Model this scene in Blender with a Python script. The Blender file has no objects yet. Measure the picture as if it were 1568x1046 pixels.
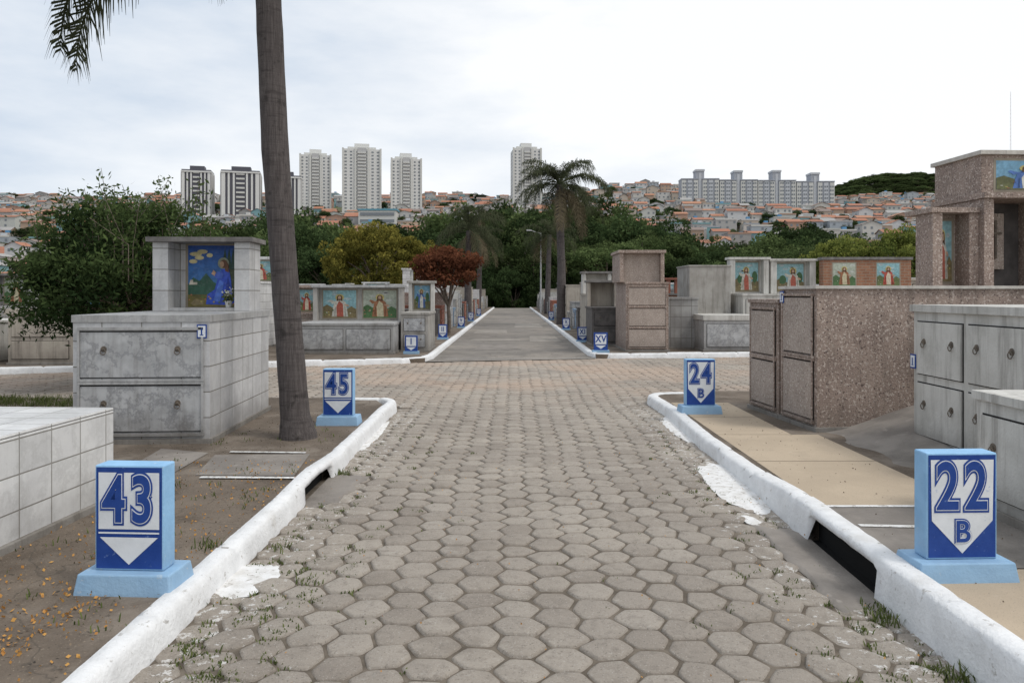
import bpy, math, random
import numpy as np
from mathutils import Vector, Matrix, noise
R = random.Random(11)
scene = bpy.context.scene
def link(o):
    scene.collection.objects.link(o); return o
def lerp(a,b,t): return a+(b-a)*t
def ss(a,b,t):
    t=min(1,max(0,(t-a)/(b-a))); return t*t*(3-2*t)
def nz(x,y,z=0): return noise.noise(Vector((x,y,z)))

# ------------------------------------------------------------------ materials
def rgba(c): return (c[0],c[1],c[2],1)
class NT:
    def __init__(s,name):
        s.m=bpy.data.materials.new(name); s.m.use_nodes=True
        s.t=s.m.node_tree; s.b=s.t.nodes['Principled BSDF']
    def n(s,t,**k):
        q=s.t.nodes.new(t)
        for a,b in k.items(): setattr(q,a,b)
        return q
    def l(s,a,b): s.t.links.new(a,b)
    def mix(s,fac,a,b,blend='MIX'):
        q=s.n('ShaderNodeMix',data_type='RGBA',blend_type=blend)
        for sock,v in ((q.inputs[0],fac),(q.inputs[6],a),(q.inputs[7],b)):
            if hasattr(v,'is_output'): s.l(v,sock)
            elif isinstance(v,(int,float)): sock.default_value=v
            else: sock.default_value=rgba(v)
        return q.outputs[2]
    def noise(s,vec,scale,detail=4,rough=.6):
        q=s.n('ShaderNodeTexNoise'); q.inputs['Scale'].default_value=scale
        q.inputs['Detail'].default_value=detail; q.inputs['Roughness'].default_value=rough
        if vec is not None: s.l(vec,q.inputs['Vector'])
        return q.outputs['Fac']
    def ramp(s,f,a,b,va=0,vb=1):
        q=s.n('ShaderNodeMapRange'); q.interpolation_type='SMOOTHSTEP'
        s.l(f,q.inputs[0])
        for i,v in enumerate((a,b,va,vb)): q.inputs[i+1].default_value=v
        return q.outputs[0]
    def math(s,op,a,b):
        q=s.n('ShaderNodeMath',operation=op)
        for i,v in enumerate((a,b)):
            if hasattr(v,'is_output'): s.l(v,q.inputs[i])
            else: q.inputs[i].default_value=v
        return q.outputs[0]

def surf(name,c1,c2,scale=4,rough=.8,bump=.25,bscale=80,grime=0.0,gcol=(.10,.085,.07),
         speck=None,tile=None,vein=0,veincol=(.3,.3,.32),streak=0.0,patch=None,crack=0,spec=.3):
    k=NT(name)
    pos=k.n('ShaderNodeNewGeometry').outputs['Position']
    col=k.mix(k.ramp(k.noise(pos,scale,6),.35,.65),c1,c2)
    if vein:
        n1=k.noise(pos,3.2,8,.7)
        d=k.math('ABSOLUTE',k.math('SUBTRACT',n1,.5),0)
        col=k.mix(k.ramp(d,0,.05,vein,0),col,veincol)
    h=k.noise(pos,bscale,3)
    if speck:
        for sc,th,cc in speck:
            v=k.noise(pos,sc,2,.5)
            col=k.mix(k.ramp(v,th,th+.06),col,cc)
    if patch:
        for sc,a,b,cc,am in patch:
            col=k.mix(k.ramp(k.noise(pos,sc,7,.65),a,b,0,am),col,cc)
    if crack:
        wn=k.n('ShaderNodeTexNoise'); wn.inputs['Scale'].default_value=2.5; wn.inputs['Detail'].default_value=5; k.l(pos,wn.inputs['Vector'])
        va=k.n('ShaderNodeVectorMath',operation='MULTIPLY_ADD'); k.l(wn.outputs['Color'],va.inputs[0]); va.inputs[1].default_value=(.5,.5,.5); k.l(pos,va.inputs[2])
        v=k.n('ShaderNodeTexVoronoi',feature='DISTANCE_TO_EDGE'); v.inputs['Scale'].default_value=crack
        k.l(va.outputs[0],v.inputs['Vector'])
        col=k.mix(k.ramp(v.outputs['Distance'],0,.009,.55,0),col,(.07,.06,.05))
    hh=h
    if tile:
        uv=k.n('ShaderNodeUVMap'); br=k.n('ShaderNodeTexBrick'); br.offset=tile[4] if len(tile)>4 else 0
        k.l(uv.outputs[0],br.inputs['Vector'])
        br.inputs['Scale'].default_value=1
        br.inputs['Brick Width'].default_value=tile[0]; br.inputs['Row Height'].default_value=tile[1]
        br.inputs['Mortar Size'].default_value=tile[2]; br.inputs['Mortar Smooth'].default_value=.2
        br.inputs['Color1'].default_value=(1,1,1,1); br.inputs['Color2'].default_value=(.8,.8,.8,1)
        br.inputs['Mortar'].default_value=(1,1,1,1)
        col=k.mix(1.0,col,br.outputs['Color'],'MULTIPLY')
        col=k.mix(br.outputs['Fac'],col,tile[3])
        hh=k.math('SUBTRACT',k.math('MULTIPLY',h,.15),k.math('MULTIPLY',br.outputs['Fac'],1.0))
    if streak:
        mp=k.n('ShaderNodeMapping'); k.l(pos,mp.inputs[0]); mp.inputs['Scale'].default_value=(9,9,.7)
        col=k.mix(k.ramp(k.noise(mp.outputs[0],1,5,.7),.46,.74,0,streak),col,gcol)
    if grime:
        sp=k.n('ShaderNodeSeparateXYZ'); k.l(pos,sp.inputs[0])
        zz=k.math('ADD',sp.outputs[2],k.math('MULTIPLY',k.noise(pos,5,5),-.35))
        col=k.mix(k.ramp(zz,-.1,.35,grime,0),col,gcol)
        col=k.mix(k.ramp(k.noise(pos,1.7,7,.7),.5,.8,0,grime*.6),col,gcol)
    k.l(col,k.b.inputs['Base Color'])
    k.b.inputs['Roughness'].default_value=rough
    k.b.inputs['Specular IOR Level'].default_value=spec
    if bump:
        bp=k.n('ShaderNodeBump'); bp.inputs['Strength'].default_value=bump; bp.inputs['Distance'].default_value=.01
        k.l(hh,bp.inputs['Height']); k.l(bp.outputs[0],k.b.inputs['Normal'])
    return k.m
_pc={}
def paint(c,rough=.55,mot=0):
    key=(tuple(round(v,3) for v in c),mot)
    if key not in _pc:
        if mot:
            m_=tuple(lerp(v,.25,.3) for v in c)
            _pc[key]=surf('tile_paint_%d'%len(_pc),c,tuple(v*.7 for v in c),16,rough,.05,90,patch=[(28,.5,.7,m_,.6),(9,.55,.7,tuple(v*.55 for v in c),.5)])
        else: _pc[key]=surf('paint_%d'%len(_pc),c,tuple(v*.82 for v in c),6,rough,.05,90)
    return _pc[key]
def leafmat(name,c1,c2,trans=.3,vary=.35):
    k=NT(name); 
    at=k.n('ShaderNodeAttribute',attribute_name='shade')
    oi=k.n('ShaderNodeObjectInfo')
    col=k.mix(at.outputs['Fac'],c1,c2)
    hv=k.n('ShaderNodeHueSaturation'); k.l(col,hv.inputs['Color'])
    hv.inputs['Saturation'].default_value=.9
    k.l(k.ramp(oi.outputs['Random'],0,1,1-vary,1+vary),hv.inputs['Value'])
    df=k.n('ShaderNodeBsdfDiffuse'); tr=k.n('ShaderNodeBsdfTranslucent'); mx=k.n('ShaderNodeMixShader')
    k.l(hv.outputs[0],df.inputs[0]); k.l(hv.outputs[0],tr.inputs[0]); mx.inputs[0].default_value=trans
    k.l(df.outputs[0],mx.inputs[1]); k.l(tr.outputs[0],mx.inputs[2])
    out=[q for q in k.t.nodes if q.type=='OUTPUT_MATERIAL'][0]; k.l(mx.outputs[0],out.inputs[0])
    return k.m

WHITE=surf('kerb_white_paint',(.80,.81,.82),(.72,.73,.74),9,.7,.7,40,patch=[(14,.61,.69,(.33,.31,.28),.75),(3,.54,.74,(.50,.48,.44),.45),(40,.63,.69,(.4,.38,.35),.5)],grime=.08,gcol=(.3,.27,.24))
WHITE2=surf('spilled_white_paint',(.76,.76,.76),(.64,.63,.61),12,.7,.5,40,patch=[(20,.57,.63,(.33,.30,.27),.75)])
LINE=surf('worn_line_paint',(.74,.74,.74),(.6,.6,.58),14,.7,.3,50,patch=[(30,.52,.6,(.3,.27,.24),.7)])
SOIL=surf('joint_soil',(.100,.083,.065),(.175,.148,.118),9,.95,.5,90)
EARTH=surf('dark_earth',(.108,.086,.067),(.175,.142,.112),1.3,.95,.9,55,speck=[(70,.64,(.26,.215,.165)),(45,.66,(.04,.033,.026))],
     patch=[(.9,.5,.62,(.235,.20,.165),.75),(2.5,.56,.7,(.070,.054,.040),.7)],crack=.7)
SAND=surf('sand_concrete',(.50,.41,.305),(.435,.355,.265),1.2,.95,.5,110,speck=[(95,.64,(.3,.25,.2))],patch=[(2,.56,.75,(.37,.305,.235),.6),(9,.6,.75,(.56,.47,.37),.5)])
CONC=surf('grey_concrete',(.27,.245,.22),(.19,.172,.155),2.5,.9,.6,50,patch=[(1.1,.5,.7,(.12,.108,.095),.6),(6,.6,.7,(.34,.31,.28),.6)])
FARROAD=surf('lane_asphalt',(.225,.205,.183),(.170,.156,.140),1.2,.9,.5,40,patch=[(.4,.48,.6,(.275,.245,.212),.7),(2.2,.5,.7,(.12,.11,.10),.6),(9,.58,.7,(.30,.28,.25),.6)],crack=.6)
GRASSG=surf('valley_ground',(.10,.12,.055),(.17,.14,.09),.05,.95,0,5,patch=[(.02,.5,.6,(.22,.17,.12),.5)])
MARB=surf('grey_marble',(.44,.44,.44),(.36,.36,.355),3,.5,.1,60,vein=.5,veincol=(.27,.275,.28),grime=.6,streak=.4)
MARBF=surf('marble_panel',(.47,.475,.48),(.37,.375,.38),5,.45,.1,60,vein=.75,veincol=(.24,.245,.255),grime=.45,streak=.35)
MTILE=surf('marble_tiles',(.62,.62,.62),(.52,.52,.525),2.5,.4,.5,60,vein=.35,veincol=(.42,.42,.43),grime=.45,streak=.2,tile=(.40,.265,.006,(.2,.19,.17)))
WTILE=surf('white_tiles',(.74,.74,.73),(.66,.66,.66),2.5,.35,.5,60,vein=.4,veincol=(.52,.52,.51),grime=.35,streak=.12,tile=(.30,.22,.005,(.26,.25,.23)))
GTILE=surf('grey_tiles',(.36,.36,.35),(.29,.285,.28),3,.5,.4,60,grime=.4,streak=.3,tile=(.3,.3,.008,(.16,.15,.14)))
GRAN=surf('pink_granite',(.36,.280,.235),(.28,.215,.182),3,.7,.8,60,speck=[(34,.56,(.52,.44,.385)),(46,.60,(.12,.085,.075))],grime=.4,streak=.35)
GRANF=surf('granite_panel',(.42,.35,.305),(.35,.29,.25),4,.7,.6,60,speck=[(40,.57,(.52,.46,.405)),(52,.60,(.18,.14,.12))],grime=.35,streak=.2,gcol=(.16,.14,.125))
TCONC=surf('tomb_concrete',(.40,.385,.36),(.31,.295,.27),2.5,.85,.5,45,grime=.6,streak=.6)
LCONC=surf('pale_tomb_plaster',(.58,.57,.54),(.48,.47,.44),2.2,.8,.4,45,grime=.6,streak=.5)
BEIGE=surf('beige_tomb_plaster',(.44,.40,.34),(.36,.32,.275),2.2,.8,.4,45,grime=.5,streak=.5)
REDT=surf('oxide_red_tomb',(.33,.13,.085),(.25,.1,.07),2.2,.8,.4,45,grime=.4,streak=.3)
BLUET=surf('blue_tiles_tomb',(.25,.36,.5),(.2,.3,.42),2.2,.6,.4,45,grime=.3,tile=(.2,.2,.008,(.4,.42,.45)))
DARKT=surf('dark_granite_tomb',(.075,.07,.068),(.12,.11,.105),5,.5,.2,80,grime=.3)
BRICK=surf('orange_brick',(.40,.20,.12),(.30,.14,.085),5,.85,.5,60,tile=(.23,.085,.012,(.30,.22,.16),.5),grime=.3,streak=.3)
COPE=surf('coping',(.60,.57,.52),(.48,.45,.41),5,.8,.4,60,streak=.3)
DCAP=surf('weathered_cap',(.14,.13,.125),(.22,.21,.2),6,.85,.4,60)
GAP=paint((.03,.027,.025),.9)
METAL=surf('bronze_fitting',(.16,.13,.10),(.10,.085,.07),20,.45,.1,60)
VOID_SHADE=paint((.008,.008,.008),.95)  # near-black colour standing in for the shade inside the drain openings
NAVY=surf('navy_sign_paint',(.012,.050,.24),(.02,.065,.28),8,.45,.15,60,patch=[(22,.62,.7,(.2,.3,.5),.5)])
SKYB=surf('light_blue_sign_paint',(.30,.53,.78),(.25,.46,.70),8,.6,.3,50,patch=[(16,.6,.68,(.5,.62,.72),.6)],grime=.3,gcol=(.25,.24,.22))
SWHITE=surf('sign_white_paint',(.72,.75,.78),(.64,.67,.70),8,.5,.1,60,patch=[(25,.62,.68,(.3,.4,.6),.5)])
BARK=surf('bark',(.12,.095,.075),(.20,.165,.135),8,.95,.8,30)
def palmbark():
    k=NT('palm_bark'); pos=k.n('ShaderNodeNewGeometry').outputs['Position']
    mr=k.n('ShaderNodeMapping'); k.l(pos,mr.inputs[0]); mr.inputs['Scale'].default_value=(1.5,1.5,13)
    rg=k.noise(mr.outputs[0],1,4,.6)
    mp=k.n('ShaderNodeMapping'); k.l(pos,mp.inputs[0]); mp.inputs['Scale'].default_value=(45,45,3)
    f=k.noise(mp.outputs[0],1,5,.7)
    col=k.mix(k.ramp(f,.35,.7),(.062,.052,.050),(.112,.097,.093))
    col=k.mix(k.ramp(rg,.36,.46,.6,0),col,(.034,.028,.027))
    col=k.mix(k.ramp(k.noise(pos,3.5,6,.7),.56,.72,0,.5),col,(.155,.138,.128))
    col=k.mix(k.ramp(k.noise(pos,9,5),.56,.68,0,.75),col,(.028,.024,.022))
    k.l(col,k.b.inputs['Base Color']); k.b.inputs['Roughness'].default_value=.95
    bp=k.n('ShaderNodeBump'); bp.inputs['Strength'].default_value=.9; bp.inputs['Distance'].default_value=.015
    k.l(k.math('ADD',f,rg),bp.inputs['Height']); k.l(bp.outputs[0],k.b.inputs['Normal'])
    return k.m
PBARK=palmbark()
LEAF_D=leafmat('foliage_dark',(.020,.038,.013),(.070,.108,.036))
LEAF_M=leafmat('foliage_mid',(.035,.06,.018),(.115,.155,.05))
LEAF_Y=leafmat('foliage_yellow_green',(.085,.088,.014),(.32,.27,.035),.3,.1)
LEAF_YG=leafmat('foliage_lime',(.085,.12,.022),(.30,.32,.055),.3,.1)
LEAF_R=leafmat('foliage_red',(.09,.030,.015),(.25,.085,.032),.3,.1)
LEAF_P=leafmat('palm_frond',(.035,.045,.025),(.105,.115,.06),.3,.1)
LEAF_PD=leafmat('dry_palm_frond',(.09,.075,.045),(.22,.18,.11),.3,.1)
LEAF_G=leafmat('grass_blades',(.07,.10,.025),(.17,.20,.06),.3,.1)
LEAF_B=leafmat('broad_leaves',(.022,.042,.014),(.105,.155,.045),.3,.1)
PETAL=leafmat('orange_petals',(.42,.18,.03),(.60,.31,.05),.2,.1)

def paver_mat():
    k=NT('hex_paver_concrete'); pos=k.n('ShaderNodeNewGeometry').outputs['Position']
    at=k.n('ShaderNodeAttribute',attribute_name='shade')
    col=k.mix(at.outputs['Fac'],(.275,.240,.205),(.375,.335,.29))
    col=k.mix(k.ramp(k.noise(pos,.55,6,.6),.42,.62,0,.6),col,(.41,.365,.312))
    col=k.mix(k.ramp(k.noise(pos,1.9,7,.7),.50,.70,0,.6),col,(.225,.195,.162))
    col=k.mix(k.ramp(k.noise(pos,14,7,.75),.48,.70,0,.6),col,(.195,.17,.145))
    col=k.mix(k.ramp(k.noise(pos,6,7,.8),.56,.70,0,.5),col,(.47,.44,.395))
    col=k.mix(k.ramp(k.noise(pos,120,2,.5),.6,.7,0,.5),col,(.52,.49,.45))
    col=k.mix(k.ramp(k.noise(pos,85,2,.5),.62,.7,0,.55),col,(.11,.097,.083))
    sp=k.n('ShaderNodeSeparateXYZ'); k.l(pos,sp.inputs[0])
    f=k.math('MULTIPLY',k.ramp(sp.outputs[1],10.5,14,0,.55),k.ramp(k.noise(pos,.35,5),.40,.6))
    col=k.mix(f,col,(.46,.34,.26))
    ax=k.math('ABSOLUTE',k.math('SUBTRACT',sp.outputs[0],.15),0)
    pf=k.math('MULTIPLY',k.ramp(ax,.7,1.75),k.ramp(sp.outputs[1],13,10.5))
    th=k.math('ADD',k.noise(pos,17,6,.75),k.math('MULTIPLY',pf,.15))
    col=k.mix(k.ramp(th,.70,.74,0,.85),col,(.70,.69,.67))
    k.l(col,k.b.inputs['Base Color']); k.b.inputs['Roughness'].default_value=.88
    k.b.inputs['Specular IOR Level'].default_value=.3
    bp=k.n('ShaderNodeBump'); bp.inputs['Strength'].default_value=.9; bp.inputs['Distance'].default_value=.018
    k.l(k.noise(pos,26,7,.75),bp.inputs['Height']); k.l(bp.outputs[0],k.b.inputs['Normal'])
    return k.m
PAVER=paver_mat()

# ------------------------------------------------------------------ mesh builder
class MB:
    def __init__(s): s.v=[];s.f=[];s.uv=[];s.mi=[];s.m=[]
    def mi_(s,m):
        if m not in s.m: s.m.append(m)
        return s.m.index(m)
    def poly(s,pts,m,uv=None):
        b=len(s.v); s.v+= [tuple(p) for p in pts]; s.f.append(tuple(range(b,b+len(pts))))
        s.uv+= uv if uv else [(p[0],p[1]) for p in pts]; s.mi.append(s.mi_(m))
    def box(s,x0,x1,y0,y1,z0,z1,m,skip=''):
        q=s.poly
        if 's' not in skip: q([(x0,y0,z0),(x1,y0,z0),(x1,y0,z1),(x0,y0,z1)],m,[(x0,z0),(x1,z0),(x1,z1),(x0,z1)])
        q([(x1,y1,z0),(x0,y1,z0),(x0,y1,z1),(x1,y1,z1)],m,[(x1,z0),(x0,z0),(x0,z1),(x1,z1)])
        q([(x1,y0,z0),(x1,y1,z0),(x1,y1,z1),(x1,y0,z1)],m,[(y0,z0),(y1,z0),(y1,z1),(y0,z1)])
        q([(x0,y1,z0),(x0,y0,z0),(x0,y0,z1),(x0,y1,z1)],m,[(y1,z0),(y0,z0),(y0,z1),(y1,z1)])
        q([(x0,y0,z1),(x1,y0,z1),(x1,y1,z1),(x0,y1,z1)],m,[(x0,y0),(x1,y0),(x1,y1),(x0,y1)])
        q([(x0,y1,z0),(x1,y1,z0),(x1,y0,z0),(x0,y0,z0)],m)
    def tube(s,pts,rad,m,n=10,cap=True):
        pts=[Vector(p) for p in pts]; rings=[]
        for i,p in enumerate(pts):
            d=(pts[min(i+1,len(pts)-1)]-pts[max(i-1,0)]).normalized()
            a=d.orthogonal().normalized() if abs(d.z)<.9 else Vector((1,0,0)).cross(d).normalized(); b=d.cross(a)
            rings.append([p+a*math.cos(t*2*math.pi/n)*rad[i]+b*math.sin(t*2*math.pi/n)*rad[i] for t in range(n)])
        for i in range(len(pts)-1):
            for j in range(n):
                k=(j+1)%n; s.poly([rings[i][j],rings[i][k],rings[i+1][k],rings[i+1][j]],m)
        if cap:
            s.poly(list(reversed(rings[0])),m); s.poly(rings[-1],m)
    def obj(s,name,parent=None,loc=(0,0,0),rz=0,bevel=0,smooth=False,merge=False):
        me=bpy.data.meshes.new(name); me.from_pydata(s.v,[],s.f)
        for m in s.m: me.materials.append(m)
        me.polygons.foreach_set('material_index',s.mi)
        ul=me.uv_layers.new(name='UVMap'); ul.data.foreach_set('uv',[c for u in s.uv for c in u])
        if smooth: me.polygons.foreach_set('use_smooth',[True]*len(s.f))
        o=link(bpy.data.objects.new(name,me)); o.location=loc; o.rotation_euler=(0,0,rz)
        if parent: o.parent=parent
        if bevel or merge:
            w=o.modifiers.new('w','WELD'); w.merge_threshold=.0002
        if bevel:
            b=o.modifiers.new('b','BEVEL'); b.width=bevel; b.segments=2; b.limit_method='ANGLE'
        return o
def empty(name,loc=(0,0,0),rz=0):
    o=link(bpy.data.objects.new(name,None)); o.location=loc; o.rotation_euler=(0,0,rz); return o

# ------------------------------------------------------------------ terrain
KN=[(-300,0),(84,0),(150,-7),(230,-2),(330,15),(450,40),(600,66),(780,96),(900,104),(1400,92),(4000,60)]
def terr(x,y):
    for i in range(len(KN)-1):
        if KN[i][0]<=y<=KN[i+1][0]:
            z=lerp(KN[i][1],KN[i+1][1],(y-KN[i][0])/(KN[i+1][0]-KN[i][0])); break
    if y>200:
        f=ss(200,600,y)
        z+=f*(nz(x/160,y/200)*9+11*math.exp(-((x-135)/70)**2)*ss(500,800,y))
        z+=80*math.exp(-((x-600)/170)**2-((y-1180)/190)**2)
    return z-.15
xs=[-2500,-1800,-1300]+[x for x in range(-1000,1001,25)]+[1300,1800,2500]
ys=[-300,-100,-20,20,60,84]+list(range(95,1500,22))+[1700,2100,2700,3300,4000]
V=[(x,y,terr(x,y)) for y in ys for x in xs]; nx=len(xs)
F=[(j*nx+i,j*nx+i+1,(j+1)*nx+i+1,(j+1)*nx+i) for j in range(len(ys)-1) for i in range(nx-1)]
me=bpy.data.meshes.new('ground_terrain'); me.from_pydata(V,[],F); me.materials.append(GRASSG)
me.polygons.foreach_set('use_smooth',[True]*len(F)); link(bpy.data.objects.new('ground_terrain',me))

# ------------------------------------------------------------------ lanes
LX,RX=-1.63,2.02   # kerb faces
def roadz(x,y):
    z=.012*nz(x*.8,y*.8)
    if y<11: z-=.05*ss(1.4,2.0,x)*ss(7.5,5.5,y)+.02*ss(-1.2,-1.6,x)
    return z
def farL(x): return 18.6+.3*max(x,-14)
def farR(x): return 18.9+.12*min(x,14)
xs=[-60,-30,-16]+[-2.4+.16*i for i in range(31)]+[16,30,60]; xs=sorted(set(xs))
ys=[-15,-5,0]+[1+.3*i for i in range(36)]+[13,16,19,22]
V=[(x,y,roadz(x,y)-.012) for y in ys for x in xs]; nx=len(xs)
F=[(j*nx+i,j*nx+i+1,(j+1)*nx+i+1,(j+1)*nx+i) for j in range(len(ys)-1) for i in range(nx-1)]
me=bpy.data.meshes.new('r'); me.from_pydata(V,[],F); me.materials.append(SOIL); link(bpy.data.objects.new('road_bed',me))

a=.132; vs=[];fs=[];sh=[]
jit={}
def corner(i2,j2,px,py):
    if (i2,j2) not in jit: jit[(i2,j2)]=(R.uniform(-.017,.017),R.uniform(-.017,.017))
    q=jit[(i2,j2)]; X=px+q[0]; Y=py+q[1]
    return (X+.07*nz(X*.5,Y*.5,3),Y+.12*nz(X*.45,Y*.45,9)+.03*nz(X*2,Y*2,4))
def addhex(cx,cy):
    cor=[]
    for k in range(6):
        t=k*math.pi/3; px,py=cx+a*math.cos(t),cy+a*math.sin(t)
        cor.append(corner(round(px/a*2),round(py/a*4),px,py))
    wx=sum(c[0] for c in cor)/6; wy=sum(c[1] for c in cor)/6
    z=roadz(wx,wy)+R.uniform(-.0045,.0045); tx=R.uniform(-.028,.028); ty=R.uniform(-.028,.028)
    g=1-(.004+R.uniform(0,.0055))/(a*.866)
    cor=[((c[0]-wx)*g,(c[1]-wy)*g) for c in cor]
    if 4.1<wy<5.3 and wx+.10>RX+.02: return
    if 5.85<wy<6.85 and wx-.10<LX-.02: return
    rd=[]
    for k in range(6):
        rr=R.uniform(.12,.30)
        p=cor[k]; q0=cor[k-1]; q1=cor[(k+1)%6]
        rd.append((p[0]+(q0[0]-p[0])*rr,p[1]+(q0[1]-p[1])*rr)); 
        mid=((q0[0]+q1[0])*.5*rr*.35+p[0]*(1-rr*.35),(q0[1]+q1[1])*.5*rr*.35+p[1]*(1-rr*.35)); rd.append(mid)
        rd.append((p[0]+(q1[0]-p[0])*rr,p[1]+(q1[1]-p[1])*rr))
    n=18; b=len(vs)
    for s_,dz in ((.84,0),(.95,-.004),(1.0,-.022)):
        for (px,py) in rd: vs.append((wx+px*s_,wy+py*s_,z+dz+px*tx+py*ty))
    fs.append(tuple(range(b,b+n)))
    for k in range(n):
        m=(k+1)%n
        fs.append((b+k,b+n+k,b+n+m,b+m)); fs.append((b+n+k,b+2*n+k,b+2*n+m,b+n+m))
    q=min(1,max(0,R.gauss(.5,.30))); sh.extend([q]*(2*n+1))
col=0; x=-17.0
while x<17:
    y=1.2+(col%2)*a*.8660254
    while y<21:
        ok=False
        if LX-.08<x<RX+.08 and y<11.3: ok=True
        elif y>=11.1 and (y<farL(x)+.1 if x<0.1 else y<farR(x)+.1): ok=True
        if ok: addhex(x,y)
        y+=a*1.7320508
    x+=a*1.5; col+=1
me=bpy.data.meshes.new('hexagonal_paving'); me.from_pydata(vs,[],fs); me.materials.append(PAVER)
at=me.attributes.new('shade','FLOAT','FACE'); at.data.foreach_set('value',sh)
me.polygons.foreach_set('use_smooth',[True]*len(fs))
link(bpy.data.objects.new('hexagonal_paved_road',me))

mb=MB(); 
mb.poly([(-2.1,18.1,.012),(2.1,18.9,.012),(2.1,86,.012),(-2.1,86,.012)],FARROAD)
mb.obj('far_lane')
mb=MB()
LP=surf('lane_patch_light',(.30,.275,.245),(.24,.22,.195),2.5,.9,.5,50,patch=[(5,.55,.7,(.18,.16,.145),.6)])
for (x0,x1,y0,y1,m) in ((-1.1,.2,22,24.2,CONC),(.6,1.7,25.5,29,LP),(-1.6,-.2,31,34,LP),(.1,1.5,36,41,LP),(-1.5,.3,26,27.2,LP),(-.9,.9,44,47,CONC),(-1.7,1.8,18.9,19.03,LINE)):
    mb.poly([(x0,y0,.017),(x1,y0+.1,.017),(x1-.05,y1,.017),(x0+.08,y1-.1,.017)],m)
mb.obj('road_repair_patches')

# ------------------------------------------------------------------ plots (raised ground)
def prism(name,pts,z,m):
    mb=MB(); mb.poly([(p[0],p[1],z) for p in pts],m)
    for i in range(len(pts)):
        p,q=pts[i],pts[(i+1)%len(pts)]; mb.poly([(p[0],p[1],-.14),(q[0],q[1],-.14),(q[0],q[1],z),(p[0],p[1],z)],m)
    return mb.obj(name)
kl=LX-.10; kr=RX+.12
prism('burial_ground_verge',[(-60,-15),(kl,-15),(kl,10.3),(kl-.25,10.95),(-2.5,11.2),(-60,11.2)],.10,EARTH)
prism('burial_ground_verge',[(kr,-15),(60,-15),(60,11.9),(3.0,11.9),(kr+.15,11.6),(kr,11.1)],.11,EARTH)
prism('burial_ground_verge',[(-2.1,farL(-2.1)),(-2.1,86),(-60,86),(-60,farL(-60)),(-14,farL(-14))],.10,EARTH)
prism('burial_ground_verge',[(2.15,farR(2)),(14,farR(14)),(60,farR(14)),(60,86),(2.15,86)],.10,EARTH)
mb=MB()
ys=[4.2,5.42,6.9,8.2,9.35,10.6]
for i in range(5):
    if i==0: m=CONC
    else: m=SAND
    x1=3.34 if ys[i]<8.2 else 3.05
    mb.poly([(kr+.1,ys[i]+.006,.1145),(x1,ys[i]+.006,.1145),(x1,ys[i+1]-.006,.1145),(kr+.1,ys[i+1]-.006,.1145)],m)
mb.poly([(kr+.1,-2,.1145),(3.3,-2,.1145),(3.3,4.19,.1145),(kr+.1,4.19,.1145)],SAND)
mb.obj('concrete_footpath')
mb=MB()
for p in ([(kr+.1,5.40),(2.95,5.40),(2.95,5.45),(kr+.1,5.45)],[(2.62,4.55),(2.67,4.55),(3.0,4.95),(2.95,4.95)],
          [(2.3,4.95),(2.95,4.9),(2.95,4.95),(2.3,5.0)]):
    mb.poly([(x,y,.119) for x,y in p],LINE)
for p in ([(-2.62,6.28),(-1.80,6.26),(-1.80,6.32),(-2.62,6.34)],[(-2.75,7.3),(-2.0,7.26),(-2.0,7.31),(-2.75,7.35)]):
    mb.poly([(x,y,.112) for x,y in p],LINE)
mb.obj('painted_plot_lines')
mb=MB()
mb.poly([(-2.7,6.4,.106),(-1.85,6.38,.106),(-1.95,7.25,.106),(-2.85,7.2,.106)],CONC)
mb.poly([(-3.3,5.7,.106),(-2.9,5.8,.106),(-2.95,7.3,.106),(-3.5,7.5,.106)],CONC)
mb.obj('concrete_slab_patches')
V=[];F=[]; n1,n2=26,34
for j in range(n2):
    for i in range(n1):
        x=3.28+i*.11; y=5.5+j*.1
        z=.09+.36*ss(3.28,5.0,x)*ss(5.4,7.4,y)+.02*nz(x*3,y*3)
        V.append((x+.06*nz(y*2,1),y,z if i and j else .05))
F=[(j*n1+i,j*n1+i+1,(j+1)*n1+i+1,(j+1)*n1+i) for j in range(n2-1) for i in range(n1-1)]
me=bpy.data.meshes.new('m'); me.from_pydata(V,[],F); me.materials.append(CONC); me.polygons.foreach_set('use_smooth',[True]*len(F))
link(bpy.data.objects.new('concrete_ramp',me))

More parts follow.
